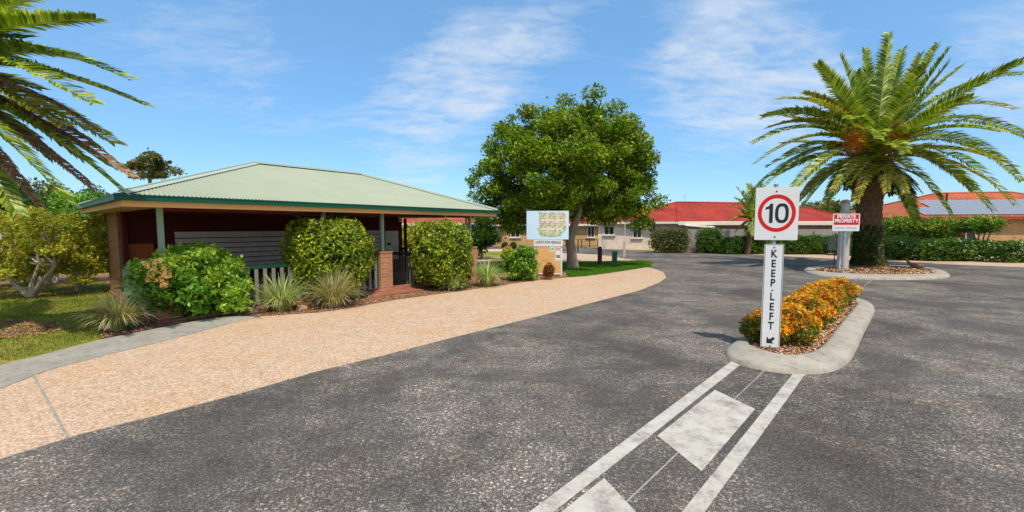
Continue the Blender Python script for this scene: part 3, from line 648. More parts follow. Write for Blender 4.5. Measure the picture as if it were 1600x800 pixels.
# ================================================================== CLIPPED & LEAFY SHRUBS
def bush(name, label, px0, px1, py0, py1, depth_off, mat, mat2, n, leaf, power=2.4, amp=.05, base=None, group=None, thick=.3, squash=1.0, zmin=.05, holes=0):
    """shrub filling the given picture extents, standing on ground at (xc, py1)"""
    b = at((px0 + px1) / 2, py1, 0); Yc = b.y + depth_off
    rx = (px1 - px0) / 2 / F * Yc * .93; top = W((px0 + px1) / 2, py0, Yc).z
    c = Vector(((px0 + px1 - 1600) / 2 / F * Yc, Yc, (top + zmin) / 2)); rz = (top - zmin) / 2
    t = thing(name, label, 'shrub', (c.x, c.y, 0), group)
    P, O = shell_pts(c, (rx, rx * squash, rz), n, thick, amp, 5, power); k = P[:, 2] > .03
    for _ in range(holes):      # shallow dents and gaps in the leaf shell
        j = rng.integers(len(P)); dd_ = np.linalg.norm(P - P[j], axis=1); k &= ~((dd_ < rng.uniform(.05, .13)) & (rng.random(len(P)) < .85))
    P, O = P[k], O[k]; tw_ = rng.random(len(P)) < .04; P[tw_] += unit(O[tw_]) * rng.uniform(.03, .13, (tw_.sum(), 1))
    leafmesh('foliage', P, leaf, mat, t, O, .42, .5, .5)
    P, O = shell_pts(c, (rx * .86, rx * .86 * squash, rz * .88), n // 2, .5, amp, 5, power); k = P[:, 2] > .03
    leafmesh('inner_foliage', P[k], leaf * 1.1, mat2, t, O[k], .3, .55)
    m = MB(); mm = rx * .55
    for i in range(9):
        a = random.uniform(0, 6.28); m.tube([(c.x + .06 * math.cos(a), c.y + .06 * math.sin(a), 0), (c.x + mm * .5 * math.cos(a), c.y + mm * .5 * math.sin(a), c.z * .7), (c.x + mm * math.cos(a), c.y + mm * math.sin(a), c.z * 1.2)], [.03, .02, .008], 5)
    m.build('stems', M['bark'], t); return t, c, rx, rz
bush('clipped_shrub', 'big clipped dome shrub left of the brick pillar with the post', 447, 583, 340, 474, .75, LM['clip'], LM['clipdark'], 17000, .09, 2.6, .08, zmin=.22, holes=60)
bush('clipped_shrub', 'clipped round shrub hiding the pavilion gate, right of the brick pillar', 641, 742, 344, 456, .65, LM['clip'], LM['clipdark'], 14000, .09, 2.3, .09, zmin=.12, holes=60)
# loose flowering shrub at the left end
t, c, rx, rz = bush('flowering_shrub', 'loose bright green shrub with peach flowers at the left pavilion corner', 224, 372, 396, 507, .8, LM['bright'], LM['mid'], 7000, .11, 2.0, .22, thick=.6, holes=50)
cs = []
for k in range(60):
    a = random.uniform(0, 6.28); el = random.uniform(.1, 1.4); d = Vector((math.cos(a) * math.cos(el), math.sin(a) * math.cos(el), math.sin(el)))
    cs.append((c.x + d.x * rx * random.uniform(.9, 1.16), c.y + d.y * rx * random.uniform(.85, 1.1), c.z + d.z * rz * random.uniform(.92, 1.28)))
for k in range(10): cs.append((c.x + rx * random.uniform(.75, 1.22), c.y - random.uniform(0, .4), c.z + random.uniform(-.5, .25)))
P, O = clump_pts(np.array(cs), np.full(len(cs), .19), 75); leafmesh('shoots', P, .11, LM['lime'], t, O, .3, .45)
fl = np.vstack([np.array(W(x, y, c.y - rx * .88)) + rng.normal(size=(24, 3)) * .04 for x, y in ((240, 412), (252, 420), (268, 418), (246, 432), (264, 436), (268, 444), (258, 408), (272, 428))])
leafmesh('flowers', fl - np.array([0, .18, 0]), .085, LM['flower'], t, None)
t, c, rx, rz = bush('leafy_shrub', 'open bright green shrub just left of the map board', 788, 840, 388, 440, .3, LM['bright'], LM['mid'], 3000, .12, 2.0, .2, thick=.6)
cs = [(c.x + rx * random.uniform(-1.1, 1.1), c.y + random.uniform(-.5, .3), c.z + rz * random.uniform(-.9, 1.12)) for _ in range(34)]
P, O = clump_pts(np.array(cs), np.full(len(cs), .17), 70); leafmesh('shoots', P, .12, LM['bright'], t, O, .3, .5)
bush('red_shrub', 'small dark red shrub at the foot of the map board', 848, 868, 411, 438, .15, LM['redb'], LM['hedgebrown'], 700, .08, 2.0, .3, thick=.7)
bush('red_shrub', 'rusty low shrub beside the last brick pillar', 706, 737, 411, 446, .2, LM['redb'], LM['hedgebrown'], 1800, .08, 2.0, .1)
bush('small_topiary', 'tiny round clipped ball left of its twin, beyond the path', 783, 795, 378, 392, .1, LM['dark'], LM['dark'], 700, .1, 2.2, .03)
bush('small_topiary', 'tiny round clipped ball right of its twin, beyond the path', 796, 808, 378, 391, .1, LM['dark'], LM['dark'], 700, .1, 2.2, .03)
bush('orange_shrub', 'small orange shrub in front of the two clipped balls', 784, 802, 385, 402, .1, LM['orange'], LM['yellowg'], 800, .09, 2, .08)
def tuft(label, x, y, hpx, wpx, dry=False, n=420):
    b = at(x, y, 0); b.y += .25; b.x *= b.y / (b.y - .25); L_ = hpx / F * b.y * 1.25
    t = thing('grass_tuft', label, 'grass tuft', tuple(b), 'striped grass tufts along the path'); w = wpx / F * b.y
    blades('blades', b, int(n * 1.2), L_ * 1.15, .019, LM['bladedry' if dry else 'blade'], t, w * .12, 1.35); blades('dead_blades', b, n // 5, L_ * .7, .014, LM['bladedry'], t, w * .16, 1.5)
tuft('pale dry striped tuft at the lawn corner, leftmost of the tufts', 187, 522, 52, 66, True, 520)
tuft('striped tuft under the picket railing, right of the flowering shrub', 440, 489, 44, 72, False, 520)
tuft('widest striped tuft, in front of the big clipped dome shrub', 522, 483, 46, 84, True, 560)
tuft('smallest striped tuft, in front of the second clipped shrub', 708, 456, 24, 40, False, 380)
tuft('striped tuft right of the last brick pillar', 760, 449, 32, 56, False, 420)
def rock(label, x, y, r):
    import bmesh
    bm = bmesh.new(); bmesh.ops.create_icosphere(bm, subdivisions=3, radius=r)
    ph = random.uniform(0, 6)
    for v in bm.verts:
        v.co *= 1 + .13 * math.sin(v.co.x * 11 / r * .2 + ph) * math.cos(v.co.y * 9 / r * .25) + .06 * math.sin(v.co.z * 30 / r * .2 + ph); v.co.z *= .6
    me = bpy.data.meshes.new('rock'); bm.to_mesh(me); bm.free(); me.materials.append(M['stone'])
    o = bpy.data.objects.new('rock', me); col.objects.link(o); p = at(x, y); o.location = (p.x, p.y, r * .4); tag(o, label, 'rock')
rock('small pinkish rock between the two tufts before the clipped dome', 473, 484, .13)
rock('small flat brown rock right of the flowering shrub', 398, 489, .10)
# leaning stake of timber lying in the bed
lg = MB(); lg.tube([at(385, 485, .06), at(418, 480, .06)], [.035, .025], 7); tag(lg.build('fallen_branch', M['bark']), 'grey fallen branch lying in the bed beside the flowering shrub', 'branch')

# ================================================================== NANDINA ROW
spots = [(1203, 538, .36, .52), (1240, 537, .40, .62), (1262, 514, .42, .66), (1277, 499, .43, .68), (1292, 486, .44, .68), (1312, 476, .42, .66)]
nl = ['orange nandina bush left of and behind the keep left plate, nearest in the row', 'orange and green nandina bush just right of the keep left plate', 'third orange nandina bush from the sign post', 'fourth orange nandina bush from the sign post', 'second to last orange nandina bush, near the far end of the median', 'orange nandina bush at the far end of the median row']
for (x, y, r, h), lb in zip(spots, nl):
    b = at(x, y, .08); b.y += .12; t = thing('nandina_bush', lb, 'shrub', (b.x, b.y, .08), 'orange nandina bushes on the median island')
    cs = []; rs = []
    for k in range(44):
        a = random.uniform(0, 6.28); q = math.sqrt(random.random()) * r * .92; z = .08 + h * (.92 - .42 * (q / r) ** 2) * random.uniform(.82, 1.06); cs.append((b.x + q * math.cos(a), b.y + q * math.sin(a), z)); rs.append(random.uniform(.09, .15))
    P, O = clump_pts(np.array(cs), np.array(rs), 100); leafmesh('new_growth', P, .062, LM['orange'], t, O, .4, .42, .5, up=.6)
    c = np.array([b.x, b.y, .08 + h * .45]); P, O = shell_pts(c, (r * 1.08, r * 1.08, h * .47), 3400, .5, .1, 6); leafmesh('foliage', P, .062, LM['nangreen'], t, O, .4, .45)
    m = MB()
    for k in range(10):
        a = random.uniform(0, 6.28); m.tube([(b.x, b.y, .08), (b.x + r * .6 * math.cos(a), b.y + r * .6 * math.sin(a), .08 + h * .7)], [.009, .005], 5)
    m.build('stems', M['bark'], t)

# ================================================================== SIGNS
Z = Vector((0, 0, 1))
ph = R(17); xa = Vector((math.cos(ph), -math.sin(ph), 0)); fa = Vector((-math.sin(ph), -math.cos(ph), 0))
pb = at(1208.5, 545, .10); pb.y += .08; pb.x = (1208.8 - 800) / F * pb.y
sg = thing('speed_sign', 'white 10 speed limit sign with red ring over a keep left plate', 'road sign', tuple(pb))
Yp = pb.y; zt = W(1212, 289, Yp).z
m = MB(); m.tube([(pb.x, pb.y, .03), (pb.x, pb.y, zt)], .03, 14); m.tube([(pb.x, pb.y, zt), (pb.x, pb.y, zt + .012)], .034, 14); m.build('post', M['galv'], sg, smooth=False)
fo = Vector((pb.x, pb.y, 0)) + fa * .045
def zy(y, x=1211): return W(x, y, Yp - .045).z
zc = (zy(292.5) + zy(375)) / 2; hh = zy(292.5) - zy(375); o10 = fo + Z * zc + xa * .012
m = MB(); plate(m, o10, xa, Z, .60, hh, .004, .018); sp = m.build('speed_plate', M['white'], sg)
m = MB(); n = 64; ro, ri = .262, .208; oz = o10 + fa * .0016 + Z * .008
for k in range(n):
    a, b = 2 * math.pi * k / n, 2 * math.pi * (k + 1) / n
    q = [oz + (xa * math.cos(a) + Z * math.sin(a) * 1.12) * ri, oz + (xa * math.cos(a) + Z * math.sin(a) * 1.12) * ro, oz + (xa * math.cos(b) + Z * math.sin(b) * 1.12) * ro, oz + (xa * math.cos(b) + Z * math.sin(b) * 1.12) * ri]
    m.face([p for p in q])
m.build('red_ring', M['red'], sp)
hN = .300; m = MB(); o1 = oz + fa * .001
one = [(-.098, .150), (-.052, .150), (-.052, -.150), (-.098, -.150), (-.098, .075), (-.148, .062), (-.148, .100), (-.112, .118)]
one = [(-.052, .150), (-.092, .150), (-.112, .112), (-.156, .092), (-.156, .058), (-.102, .070), (-.102, -.150), (-.052, -.150)]
for tri in tessellate_polygon([[Vector((x, y, 0)) for x, y in one]]):
    q = [o1 + xa * one[i][0] + Z * one[i][1] for i in tri]; q = q if (q[1] - q[0]).cross(q[2] - q[0]).dot(fa) > 0 else q[::-1]; m.face(q)
m.build('numeral', M['black'], sp); m = MB()
def sup(a, rx, rz, p=2.6): c_, s_ = math.cos(a), math.sin(a); return xa * (math.copysign(abs(c_) ** (2 / p), c_) * rx) + Z * (math.copysign(abs(s_) ** (2 / p), s_) * rz)
for k in range(48):
    a_, b_ = 2 * math.pi * k / 48, 2 * math.pi * (k + 1) / 48; c_ = o1 + xa * .072
    m.face([c_ + sup(a_, .049, .106), c_ + sup(a_, .094, .153), c_ + sup(b_, .094, .153), c_ + sup(b_, .049, .106)])
m.build('numeral', M['black'], sp)
def bolts(parent, pts):
    for p in pts:
        m = MB(); m.tube([p, p + fa * .008], [.013, .009], 10); m.build('bolt', M['charcoal'], parent)
bolts(sp, [fo + Z * zy(299) + xa * .0, fo + Z * zy(370)])
kt, kbm = zy(381.3), zy(543.6); kc = fo + Z * ((kt + kbm) / 2)
m = MB(); plate(m, kc, xa, Z, .272, kt - kbm, .004, .02); kp = m.build('keep_left_plate', M['white'], sg)
# black border line
m = MB(); w, h = .250, kt - kbm - .022
for (cx, cy, ww, hh_) in ((0, h / 2, w, .008), (0, -h / 2, w, .008), (-w / 2, 0, .008, h - .008), (w / 2, 0, .008, h - .008)):
    o_ = kc + fa * .0012 + xa * cx + Z * cy; m.face([o_ - xa * ww / 2 - Z * hh_ / 2, o_ + xa * ww / 2 - Z * hh_ / 2, o_ + xa * ww / 2 + Z * hh_ / 2, o_ - xa * ww / 2 + Z * hh_ / 2])
m.build('border', M['black'], kp)
for ch, y in zip('KEEPLEFT', (396.9, 412.4, 427.6, 442.2, 464.0, 479.7, 494.8, 509.4)):
    text('letter', ch, .168, M['black'], kp, fo + Z * zy(y) + fa * .002, xa, Z, .002, .004, .80)
bolts(kp, [fo + Z * zy(386.5), fo + Z * zy(453.5), fo + Z * zy(541) + Z * .005])
m = MB(); ao = fo + Z * zy(531) + fa * .002
poly = [(-.052, -.058), (.045, -.058), (.018, -.031), (.058, .012), (.058, .05), (.036, .056), (-.006, .012), (-.03, .034), (-.052, .052)]
poly = [(-.052, .046), (-.052, -.058), (.052, -.058), (.026, -.032), (.064, .030), (.040, .056), (-.018, -.002)]
poly = [(-.052, .050), (-.052, -.056), (.052, -.056), (.022, -.027), (.066, .024), (.042, .052), (-.012, .008)]
pts = [ao + xa * x + Z * y for x, y in poly]
for tri in tessellate_polygon([[Vector((x, y, 0)) for x, y in poly]]):
    q = [pts[i] for i in tri]; q = q if (q[1] - q[0]).cross(q[2] - q[0]).dot(fa) > 0 else q[::-1]; m.face(q)
m.build('arrow', M['black'], kp)

# private property sign with its pole, on the round island
xa2 = Vector((math.cos(R(12)), -math.sin(R(12)), 0)); fa2 = Vector((-math.sin(R(12)), -math.cos(R(12)), 0))
b = at(1316, 427.5, .08); Yq = b.y
sg = thing('property_sign', 'red and white private property sign on a grey pole on the round island', 'sign', tuple(b))
m = MB(); m.tube([b, (b.x, b.y, W(1316, 358, Yq).z)], .055, 14); m.tube([(b.x, b.y, W(1316, 416, Yq).z), (b.x, b.y, W(1316, 413.5, Yq).z)], .075, 14); m.tube([(b.x, b.y, W(1316, 371, Yq).z), (b.x, b.y, W(1316, 369, Yq).z)], .075, 14); m.build('pole', M['galv'], sg)
f2 = Vector((b.x, b.y, 0)) + fa2 * .075; z0, z1_ = W(1316, 361, Yq).z, W(1316, 334, Yq).z; hw = 41.5 / F * Yq / 1.13
m = MB(); plate(m, f2 + Z * (z0 + z1_) / 2, xa2, Z, hw, z1_ - z0, .006, .02); bd = m.build('board', M['white'], sg)
zr = z0 + (z1_ - z0) * .36; m = MB(); plate(m, f2 + fa2 * .003 + Z * (zr + z1_ - .03) / 2, xa2, Z, hw - .08, z1_ - .03 - zr, .002, .01); m.build('red_panel', M['red'], bd)
text('lettering', 'PRIVATE', .20, M['white'], bd, f2 + fa2 * .006 + Z * (z1_ - .125), xa2, Z, .002, .008, .9)
text('lettering', 'PROPERTY', .20, M['white'], bd, f2 + fa2 * .006 + Z * (z1_ - .30), xa2, Z, .002, .008, .9)
m = MB()
for k, x in enumerate(np.linspace(-hw / 2 + .1, hw / 2 - .16, 13)):
    if k == 6: continue
    o_ = f2 + fa2 * .003 + xa2 * float(x) + Z * (z0 + .13); m.face([o_ - Z * .035, o_ + xa2 * .045 - Z * .035, o_ + xa2 * .045 + Z * .035, o_ + Z * .035])
m.build('small_print', M['greyplate'], bd)
# broad grey lamp column just behind the sign
b = at(1316, 421, .08); t = thing('light_column', 'broad pale grey column with a lamp head behind the private property sign', 'lamp post', tuple(b)); Yl = b.y
m = MB(); m.box(b, (1, 0), (0, 1), (.44, .16), .08, W(1316, 333, Yl).z); bev(m.build('column', M['greyplate'], t), .02)
m = MB(); z = W(1316, 333, Yl).z; m.tube([(b.x, b.y, z), (b.x, b.y, z + .12)], .20, 16); m.build('collar', M['galv'], t)
m = MB(); m.tube([(b.x, b.y, z + .122), (b.x, b.y, z + .30), (b.x, b.y, z + .5)], [.14, .17, .15], 16); m.build('lamp_shade', M['glass'] if False else M['greyplate'], t)
m = MB(); m.tube([(b.x, b.y, z + .502), (b.x, b.y, z + .56), (b.x, b.y, z + .62)], [.26, .18, .03], 16); m.build('lamp_cap', M['galv'], t)
# small meter box on a thin stake, left of the column
b = at(1303, 416, .08); t = thing('box_on_stake', 'grey green box on a thin stake left of the private property sign', 'service box', tuple(b)); 
m = MB(); m.tube([b, (b.x, b.y, W(1303, 366, b.y).z)], .02, 8); m.build('stake', M['charcoal'], t)
m = MB(); m.box(W(1300, 380, b.y - .1), (1, 0), (0, 1), (.34, .12), W(1300, 391, b.y).z, W(1300, 368, b.y).z); bev(m.build('box', paint('sage_box', S(120, 128, 112), .6), t), .02)

# map board
b = at(858, 431); YB = b.y; xb = Vector((math.cos(R(4)), -math.sin(R(4)), 0)); fb = Vector((-math.sin(R(4)), -math.cos(R(4)), 0))
mbd = thing('map_board', 'white framed site map board with for resale notices, in front of the tree', 'notice board', tuple(b))
def wb(x, y, off=0): p = W(x, y, YB); return Vector((p.x, YB - (p.x - b.x) * math.tan(R(4)), p.z)) + fb * off
def bplate(name, x0, x1, y0, y1, mat, off, th=.01, par=None, r=0):
    a, c = wb(x0, y0), wb(x1, y1); o_ = (a + c) / 2 + fb * off; m = MB(); plate(m, o_, xb, Z, abs((c - a).dot(xb)), abs(a.z - c.z), th, r); return m.build(name, mat, par or mbd)
for x in (836.5, 877):
    p = wb(x, 431); q = wb(x, 372); m = MB(); m.box((p.x, p.y + .02), (xb.x, xb.y), (-fb.x, -fb.y), (.06, .06), 0, q.z); m.build('post', M['white'], mbd)
mp_ = bplate('map_panel', 823, 888, 329.5, 374, M['blue'], .05, .03)
hd = bplate('heading_panel', 834, 879, 374.6, 382.5, M['white'], .045, .02)
text('lettering', 'UNITS FOR RESALE', .155, M['charcoal'], hd, wb(856.5, 378.6) + fb * .048, xb, Z, .002, .003, .80)
bplate('backing_board', 838.5, 875.5, 385, 427, M['ply'], .03, .02)
bplate('frame_rail', 834, 879, 382.6, 384.8, M['white'], .045, .05); bplate('frame_rail', 838.5, 875, 426.8, 428.6, M['white'], .04, .04)
for (x0, x1, y0, y1, mm) in ((859, 867, 385.5, 393, 'white'), (868, 875.3, 385.5, 402, 'white'), (868.5, 875, 386.5, 391, 'mapr'), (860, 866, 387, 391, 'mapg'), (867, 875.3, 402.5, 407, 'white'), (869, 875, 398, 402.8, 'mapgr')):
    bplate('poster', x0, x1, y0, y1, M[mm], .034 if mm == 'white' else .037, .002)
# site plan: rows of small lots inside a rounded outline
V_ = []; F_ = []; mi = []; rr = random.Random(3)
def q_(x0, x1, y0, y1, k, dz=0.0):
    i = len(V_); 
    for (x, y) in ((x0, y1), (x1, y1), (x1, y0), (x0, y0)): V_.append(tuple(wb(x, y, .0525 + dz)))
    F_.append([i, i + 1, i + 2, i + 3]); mi.append(k)
for j in range(15):
    for i in range(17):
        x = 842.5 + i * 2.45; y = 332 + j * 2.7; cx, cy = (x - 862) / 22, (y - 350) / 21
        if abs(cx) ** 5 + abs(cy + .02) ** 4 > 1.05 - .25 * (j > 10) or (j > 9 and i > 13): continue
        if i in (5, 11) and j not in (6, 7) or j in (4, 9) and i % 5:
            q_(x, x + 2.45, y, y + 2.7, 4 if rr.random() < .6 else 1); continue
        q_(x, x + 2.45, y, y + 2.7, 1 if (i + j) % 4 else 0)
        q_(x + .3, x + rr.uniform(1.2, 2), y + .4, y + rr.uniform(1.3, 2.2), rr.choice([2, 3, 3, 2, 3, 0, 3]), .001)
for k in range(16):
    a = k / 15 * 2.4 + .35; x, y = 862 + 22.5 * math.cos(a) , 350 + 19.5 * math.sin(a); q_(x - 1.6, x + 1.6, y - 1.0, y + 1.0, 0, .0015)
mkobj('site_map', V_, F_, None, mp_, mats=[M['mapg'], M['mapt'], M['mapr'], M['mapgr'], M['offwhite']], midx=mi)

# bollards, poles
def bollard(name, label, x, yb, yt, w, mat, cat='bollard'):
    b = at(x, yb); t = thing(name, label, cat, tuple(b)); h = W(x, yt, b.y).z
    m = MB(); m.tube([(b.x, b.y, 0), (b.x, b.y, h * .9), (b.x, b.y, h)], [w / 2, w / 2, w * .38], 14); m.build('post', mat, t, smooth=False); return t, b, h
t, b, h = bollard('timber_bollard', 'round dark brown timber bollard on the grass right of the tree', 937, 414, 386, .24, M['darkbark'])
m = MB(); m.tube([(b.x, b.y, h + .001), (b.x, b.y, h + .02)], .1, 12); m.build('cap', M['charcoal'], t)
b = at(960, 412.5); t = thing('service_pillar', 'small green service pillar on a concrete pad', 'service box', tuple(b)); h = W(960, 392.5, b.y).z
m = MB(); m.box(b, (1, 0), (0, 1), (.24, .2), .06, h - .05); m.box(b, (1, 0), (0, 1), (.28, .24), h - .049, h); bev(m.build('body', M['boxgreen'], t), .012)
m = MB(); m.box((b.x, b.y - .1), (1, 0), (0, 1), (.62, .5), 0.0, .055); bev(m.build('pad', M['kerb'], t), .01)
b = at(975.5, 408.5); t = thing('sign_pole', 'thin white pole with a narrow grey guard right of the green service pillar', 'pole', tuple(b))
m = MB(); m.tube([b, (b.x, b.y, W(975, 342, b.y).z)], .022, 8); m.build('pole', M['white'], t); m = MB(); m.box((b.x - .03, b.y - .05), (1, 0), (0, 1), (.13, .05), .25, W(975, 376, b.y).z); m.build('guard', M['greyplate'], t)
b = at(944, 398); t = thing('meter_box', 'grey box on a short post behind the brown bollard', 'service box', tuple(b))
m = MB(); m.tube([b, (b.x, b.y, 1.0)], .03, 8); m.build('post', M['galv'], t); m = MB(); m.box(b, (1, 0), (0, 1), (.34, .2), W(944, 385, b.y).z, W(944, 375, b.y).z); bev(m.build('box', M['greyplate'], t), .02)
# low mesh fence with dark posts
fn = thing('low_fence', 'low see-through fence with thin dark posts left of the cream house', 'fence', tuple(at(905, 384)))
A, B = at(872, 385.5), at(934, 386.5)
for k in range(6):
    p = A.lerp(B, k / 5); m = MB(); m.box(p, (1, 0), (0, 1), (.08, .08), 0, W(900, 374, p.y).z); m.build('post', M['charcoal'], fn)
m = MB(); c = (A + B) / 2; d = (B - A).normalized()
for z in (.15, .75, 1.3): m.box(c, (d.x, d.y), (-d.y, d.x), ((B - A).length, .03), z, z + .035)
m.build('rails', M['charcoal'], fn)
b = at(903, 395.5); m = MB(); m.tube([b, (b.x, b.y, W(903, 375, b.y).z)], [.045, .04], 8); tag(m.build('marker_post', M['charcoal'], loc=tuple(b)), 'thin dark marker post right of the tree trunk beside the road', 'post')

# bird ornament on the round island
b = at(1428, 419.5, .09)
me = bpy.data.meshes.new('bird'); 
vs = [(0, 0, .17), (.20, 0, .14), (.38, 0, .06), (-.14, 0, .20), (-.24, 0, .31), (-.27, 0, .42), (-.30, 0, .47), (-.38, 0, .46), (-.47, 0, .44), (-.02, .06, .06), (-.02, .06, 0), (-.02, -.06, .06), (-.02, -.06, 0)]
ed = [(0, 1), (1, 2), (0, 3), (3, 4), (4, 5), (5, 6), (6, 7), (7, 8), (0, 9), (9, 10), (0, 11), (11, 12)]; rad = [.135, .10, .025, .10, .05, .045, .06, .028, .008, .03, .014, .03, .014]
me.from_pydata(vs, ed, []); bo = bpy.data.objects.new('bird', me); col.objects.link(bo); bo.location = (b.x, b.y, .09); bo.rotation_euler = (0, 0, R(-20))
md = bo.modifiers.new('skin', 'SKIN'); 
for v, r_ in zip(me.skin_vertices[0].data if me.skin_vertices else [], rad): v.radius = (r_, r_)
if me.skin_vertices: me.skin_vertices[0].data[0].use_root = True
sb = bo.modifiers.new('sub', 'SUBSURF'); sb.levels = sb.render_levels = 2; me.materials.append(M['bird'])
tag(bo, 'brown long-necked bird resting on the mulch right of the palm', 'bird')

# wheel stops along the right path
ws = None
for k, (x, y) in enumerate([(1438, 403.2), (1524, 405.6), (1606, 408.2)]):
    p = at(x, y - .3)
    if ws is None:
        m = MB(); m.hexa([(-.95, -.09, 0), (.95, -.09, 0), (.95, .09, 0), (-.95, .09, 0)], [(-.92, -.05, .13), (.92, -.05, .13), (.92, .05, .13), (-.92, .05, .13)]); ws = m.build('wheel_stop', M['kerb']); bev(ws, .015); o = ws
    else: o = ws.copy(); col.objects.link(o)
    o.location = (p.x, p.y, .012); o.rotation_euler = (0, 0, R(-14))
    tag(o, ['concrete wheel stop nearest the palm', 'middle concrete wheel stop below the white flowered hedge', 'rightmost concrete wheel stop at the frame edge'][k], 'wheel stop', 'wheel stops along the pale path')

# ================================================================== PALMS
def frond(C, T, lift, n=64, ll=.55, mat=None, name='frond', parent=None, w=.03, ribw=.035, dead=False, vee=.35, hang=.25):
    C = Vector(C); T = Vector(T); Ln = (T - C).length; hz = Vector((T.x - C.x, T.y - C.y, 0))
    K = C + (T - C) * .42 + Z * (lift * Ln); pts = []; m = 18
    for k in range(m + 1): s = k / m; pts.append(C * (1 - s) ** 2 + K * 2 * s * (1 - s) + T * s * s)
    V_ = []; F_ = []; MI = []
    side = hz.cross(Z).normalized() if hz.length > .15 * Ln else Vector((1, 0, 0)); tw = random.uniform(-.5, .5)
    def frame(s):
        x = s * m; i = min(int(x), m - 1); p = pts[i].lerp(pts[i + 1], x - i); t = (pts[i + 1] - pts[i]).normalized(); sd_ = (side - t * side.dot(t)).normalized(); u = sd_.cross(t)
        if u.z < 0: u = -u
        a = tw * s; return p, t, sd_ * math.cos(a) + u * math.sin(a), u * math.cos(a) - sd_ * math.sin(a)
    for k in range(m + 1):
        p, t, sd_, u = frame(k / m * .999); r = ribw * (1 - .85 * k / m)
        V_ += [p - sd_ * r, p + u * r * .5, p + sd_ * r, p - u * r * .5]
        if k: 
            for j in range(4): a = (k - 1) * 4; F_.append([a + j, a + (j + 1) % 4, a + 4 + (j + 1) % 4, a + 4 + j]); MI.append(1)
    for k in range(n):
        s = .10 + .895 * (k + random.uniform(-.3, .3)) / n; s = max(.06, min(.998, s)); p, t, sd_, u = frame(s)
        l0 = ll * (.35 + .65 * min(1, s * 3.2)) * (1 - .5 * max(0, s - .68) / .32)
        for sgn in (-1, 1):
            l1 = l0 * random.uniform(.82, 1.1); v = vee + random.uniform(-.12, .12)
            d = (sd_ * sgn * (1 - .25 * s) + t * (.45 + .6 * s) + u * v).normalized()
            d2 = (d - Z * (hang * random.uniform(.6, 1.5) + (.5 if dead else 0))).normalized(); wv = (d.cross(u)).normalized() * w * .5 + u * random.uniform(-.3, .3) * w
            a = p; b_ = p + d * l1 * .55; c_ = b_ + d2 * l1 * .5; i = len(V_)
            V_ += [a - wv * .6, a + wv * .6, b_ + wv, b_ - wv, c_ + wv * .12, c_ - wv * .12]; F_ += [[i, i + 1, i + 2, i + 3], [i + 3, i + 2, i + 4, i + 5]]; MI += [0, 0]
    return mkobj(name, [tuple(v) for v in V_], F_, None, parent, mats=[mat, LM['rachisd' if dead else 'rachis']], midx=MI)

# ---- date palm on the round island
PB = at(1358, 419, .08); PB.y += .5; PB.x = (1358 - 800) / F * PB.y; YP = PB.y
palm = thing('date_palm', 'big date palm with a stout dark trunk on the round island', 'palm tree', tuple(PB))
def prow(y, x0, x1): p, q = W(x0, y, YP), W(x1, y, YP); return ((p.x + q.x) / 2, YP, p.z), (q.x - p.x) / 2 * .93
rows = [(416, 1332, 1382), (410, 1337, 1378), (395, 1338, 1376), (370, 1338, 1375), (352, 1338, 1375), (340, 1341, 1374), (325, 1341, 1374), (308, 1342, 1376), (298, 1337, 1382), (286, 1330, 1392), (270, 1334, 1396), (250, 1350, 1388)]
pts, rads = zip(*[prow(*r) for r in rows])
def trunkmesh(name, pts, rads, mat, parent, nseg=30, amp=.05):
    # diamond-shaped leaf-base scars modelled into the surface
    P = [Vector(p) for p in pts]; hs = np.linspace(P[0].z, P[-1].z, 70); zz_ = [p.z for p in P]; V_ = []; F_ = []
    for j, z in enumerate(hs):
        cx = np.interp(z, zz_, [p.x for p in P]); cy = np.interp(z, zz_, [p.y for p in P]); r = np.interp(z, zz_, rads)
        for i in range(nseg):
            a = 2 * math.pi * i / nseg; s = abs(math.sin(a * 6 + z * 5.5)) * abs(math.sin(a * 6 - z * 5.5)); rr_ = r * (1 + amp * (s - .35) * 2) + random.uniform(-.012, .012)
            V_.append((cx + rr_ * math.cos(a), cy + rr_ * math.sin(a), z))
    n = len(hs)
    for j in range(n - 1):
        for i in range(nseg): F_.append([j * nseg + i, j * nseg + (i + 1) % nseg, (j + 1) * nseg + (i + 1) % nseg, (j + 1) * nseg + i])
    F_.append([(n - 1) * nseg + i for i in range(nseg)]); return mkobj(name, V_, F_, mat, parent)
trunkmesh('trunk', pts, rads, M['palmbark'], palm, 36, .09)
# creeper on the lower trunk
cr = []
for k in range(5200):
    a = random.uniform(0, 6.28); y = random.uniform(352, 413); 
    if random.random() < .5 and math.cos(a) > .0 : continue
    p, r = prow(y, *(np.interp(y, [352, 395, 413], [1338, 1337, 1333]), np.interp(y, [352, 395, 413], [1375, 1376, 1381]))); cr.append((p[0] + r * 1.03 * math.cos(a), YP + r * 1.03 * math.sin(a), p[2]))
leafmesh('creeper', np.array(cr), .10, LM['dark'], palm, np.array(cr) - np.array([pts[3][0], YP, 1.5]), .5, .6)
CR = W(1366, 250, YP)
sil = [(1312, 85, .06), (1276, 109, .10), (1256, 145, .2), (1212, 162, .28), (1190, 184, .28), (1175, 224, .32), (1179, 257, .34), (1186, 300, .36), (1160, 312, .34), (1351, 68, .0), (1389, 64, .0), (1411, 64, .02), (1466, 68, .04), (1505, 98, .10),
       (1598, 120, .22), (1586, 164, .24), (1612, 220, .3), (1598, 282, .34), (1586, 322, .34), (1552, 332, .32), (1486, 338, .30), (1434, 352, .24), (1254, 325, .3), (1222, 320, .34), (1290, 318, .3), (1520, 300, .34), (1560, 250, .3), (1200, 200, .3), (1230, 240, .3), (1560, 190, .26), (1338, 110, .02), (1440, 90, .03), (1300, 128, .1), (1372, 96, 0)]
Rp = .0
k = 0
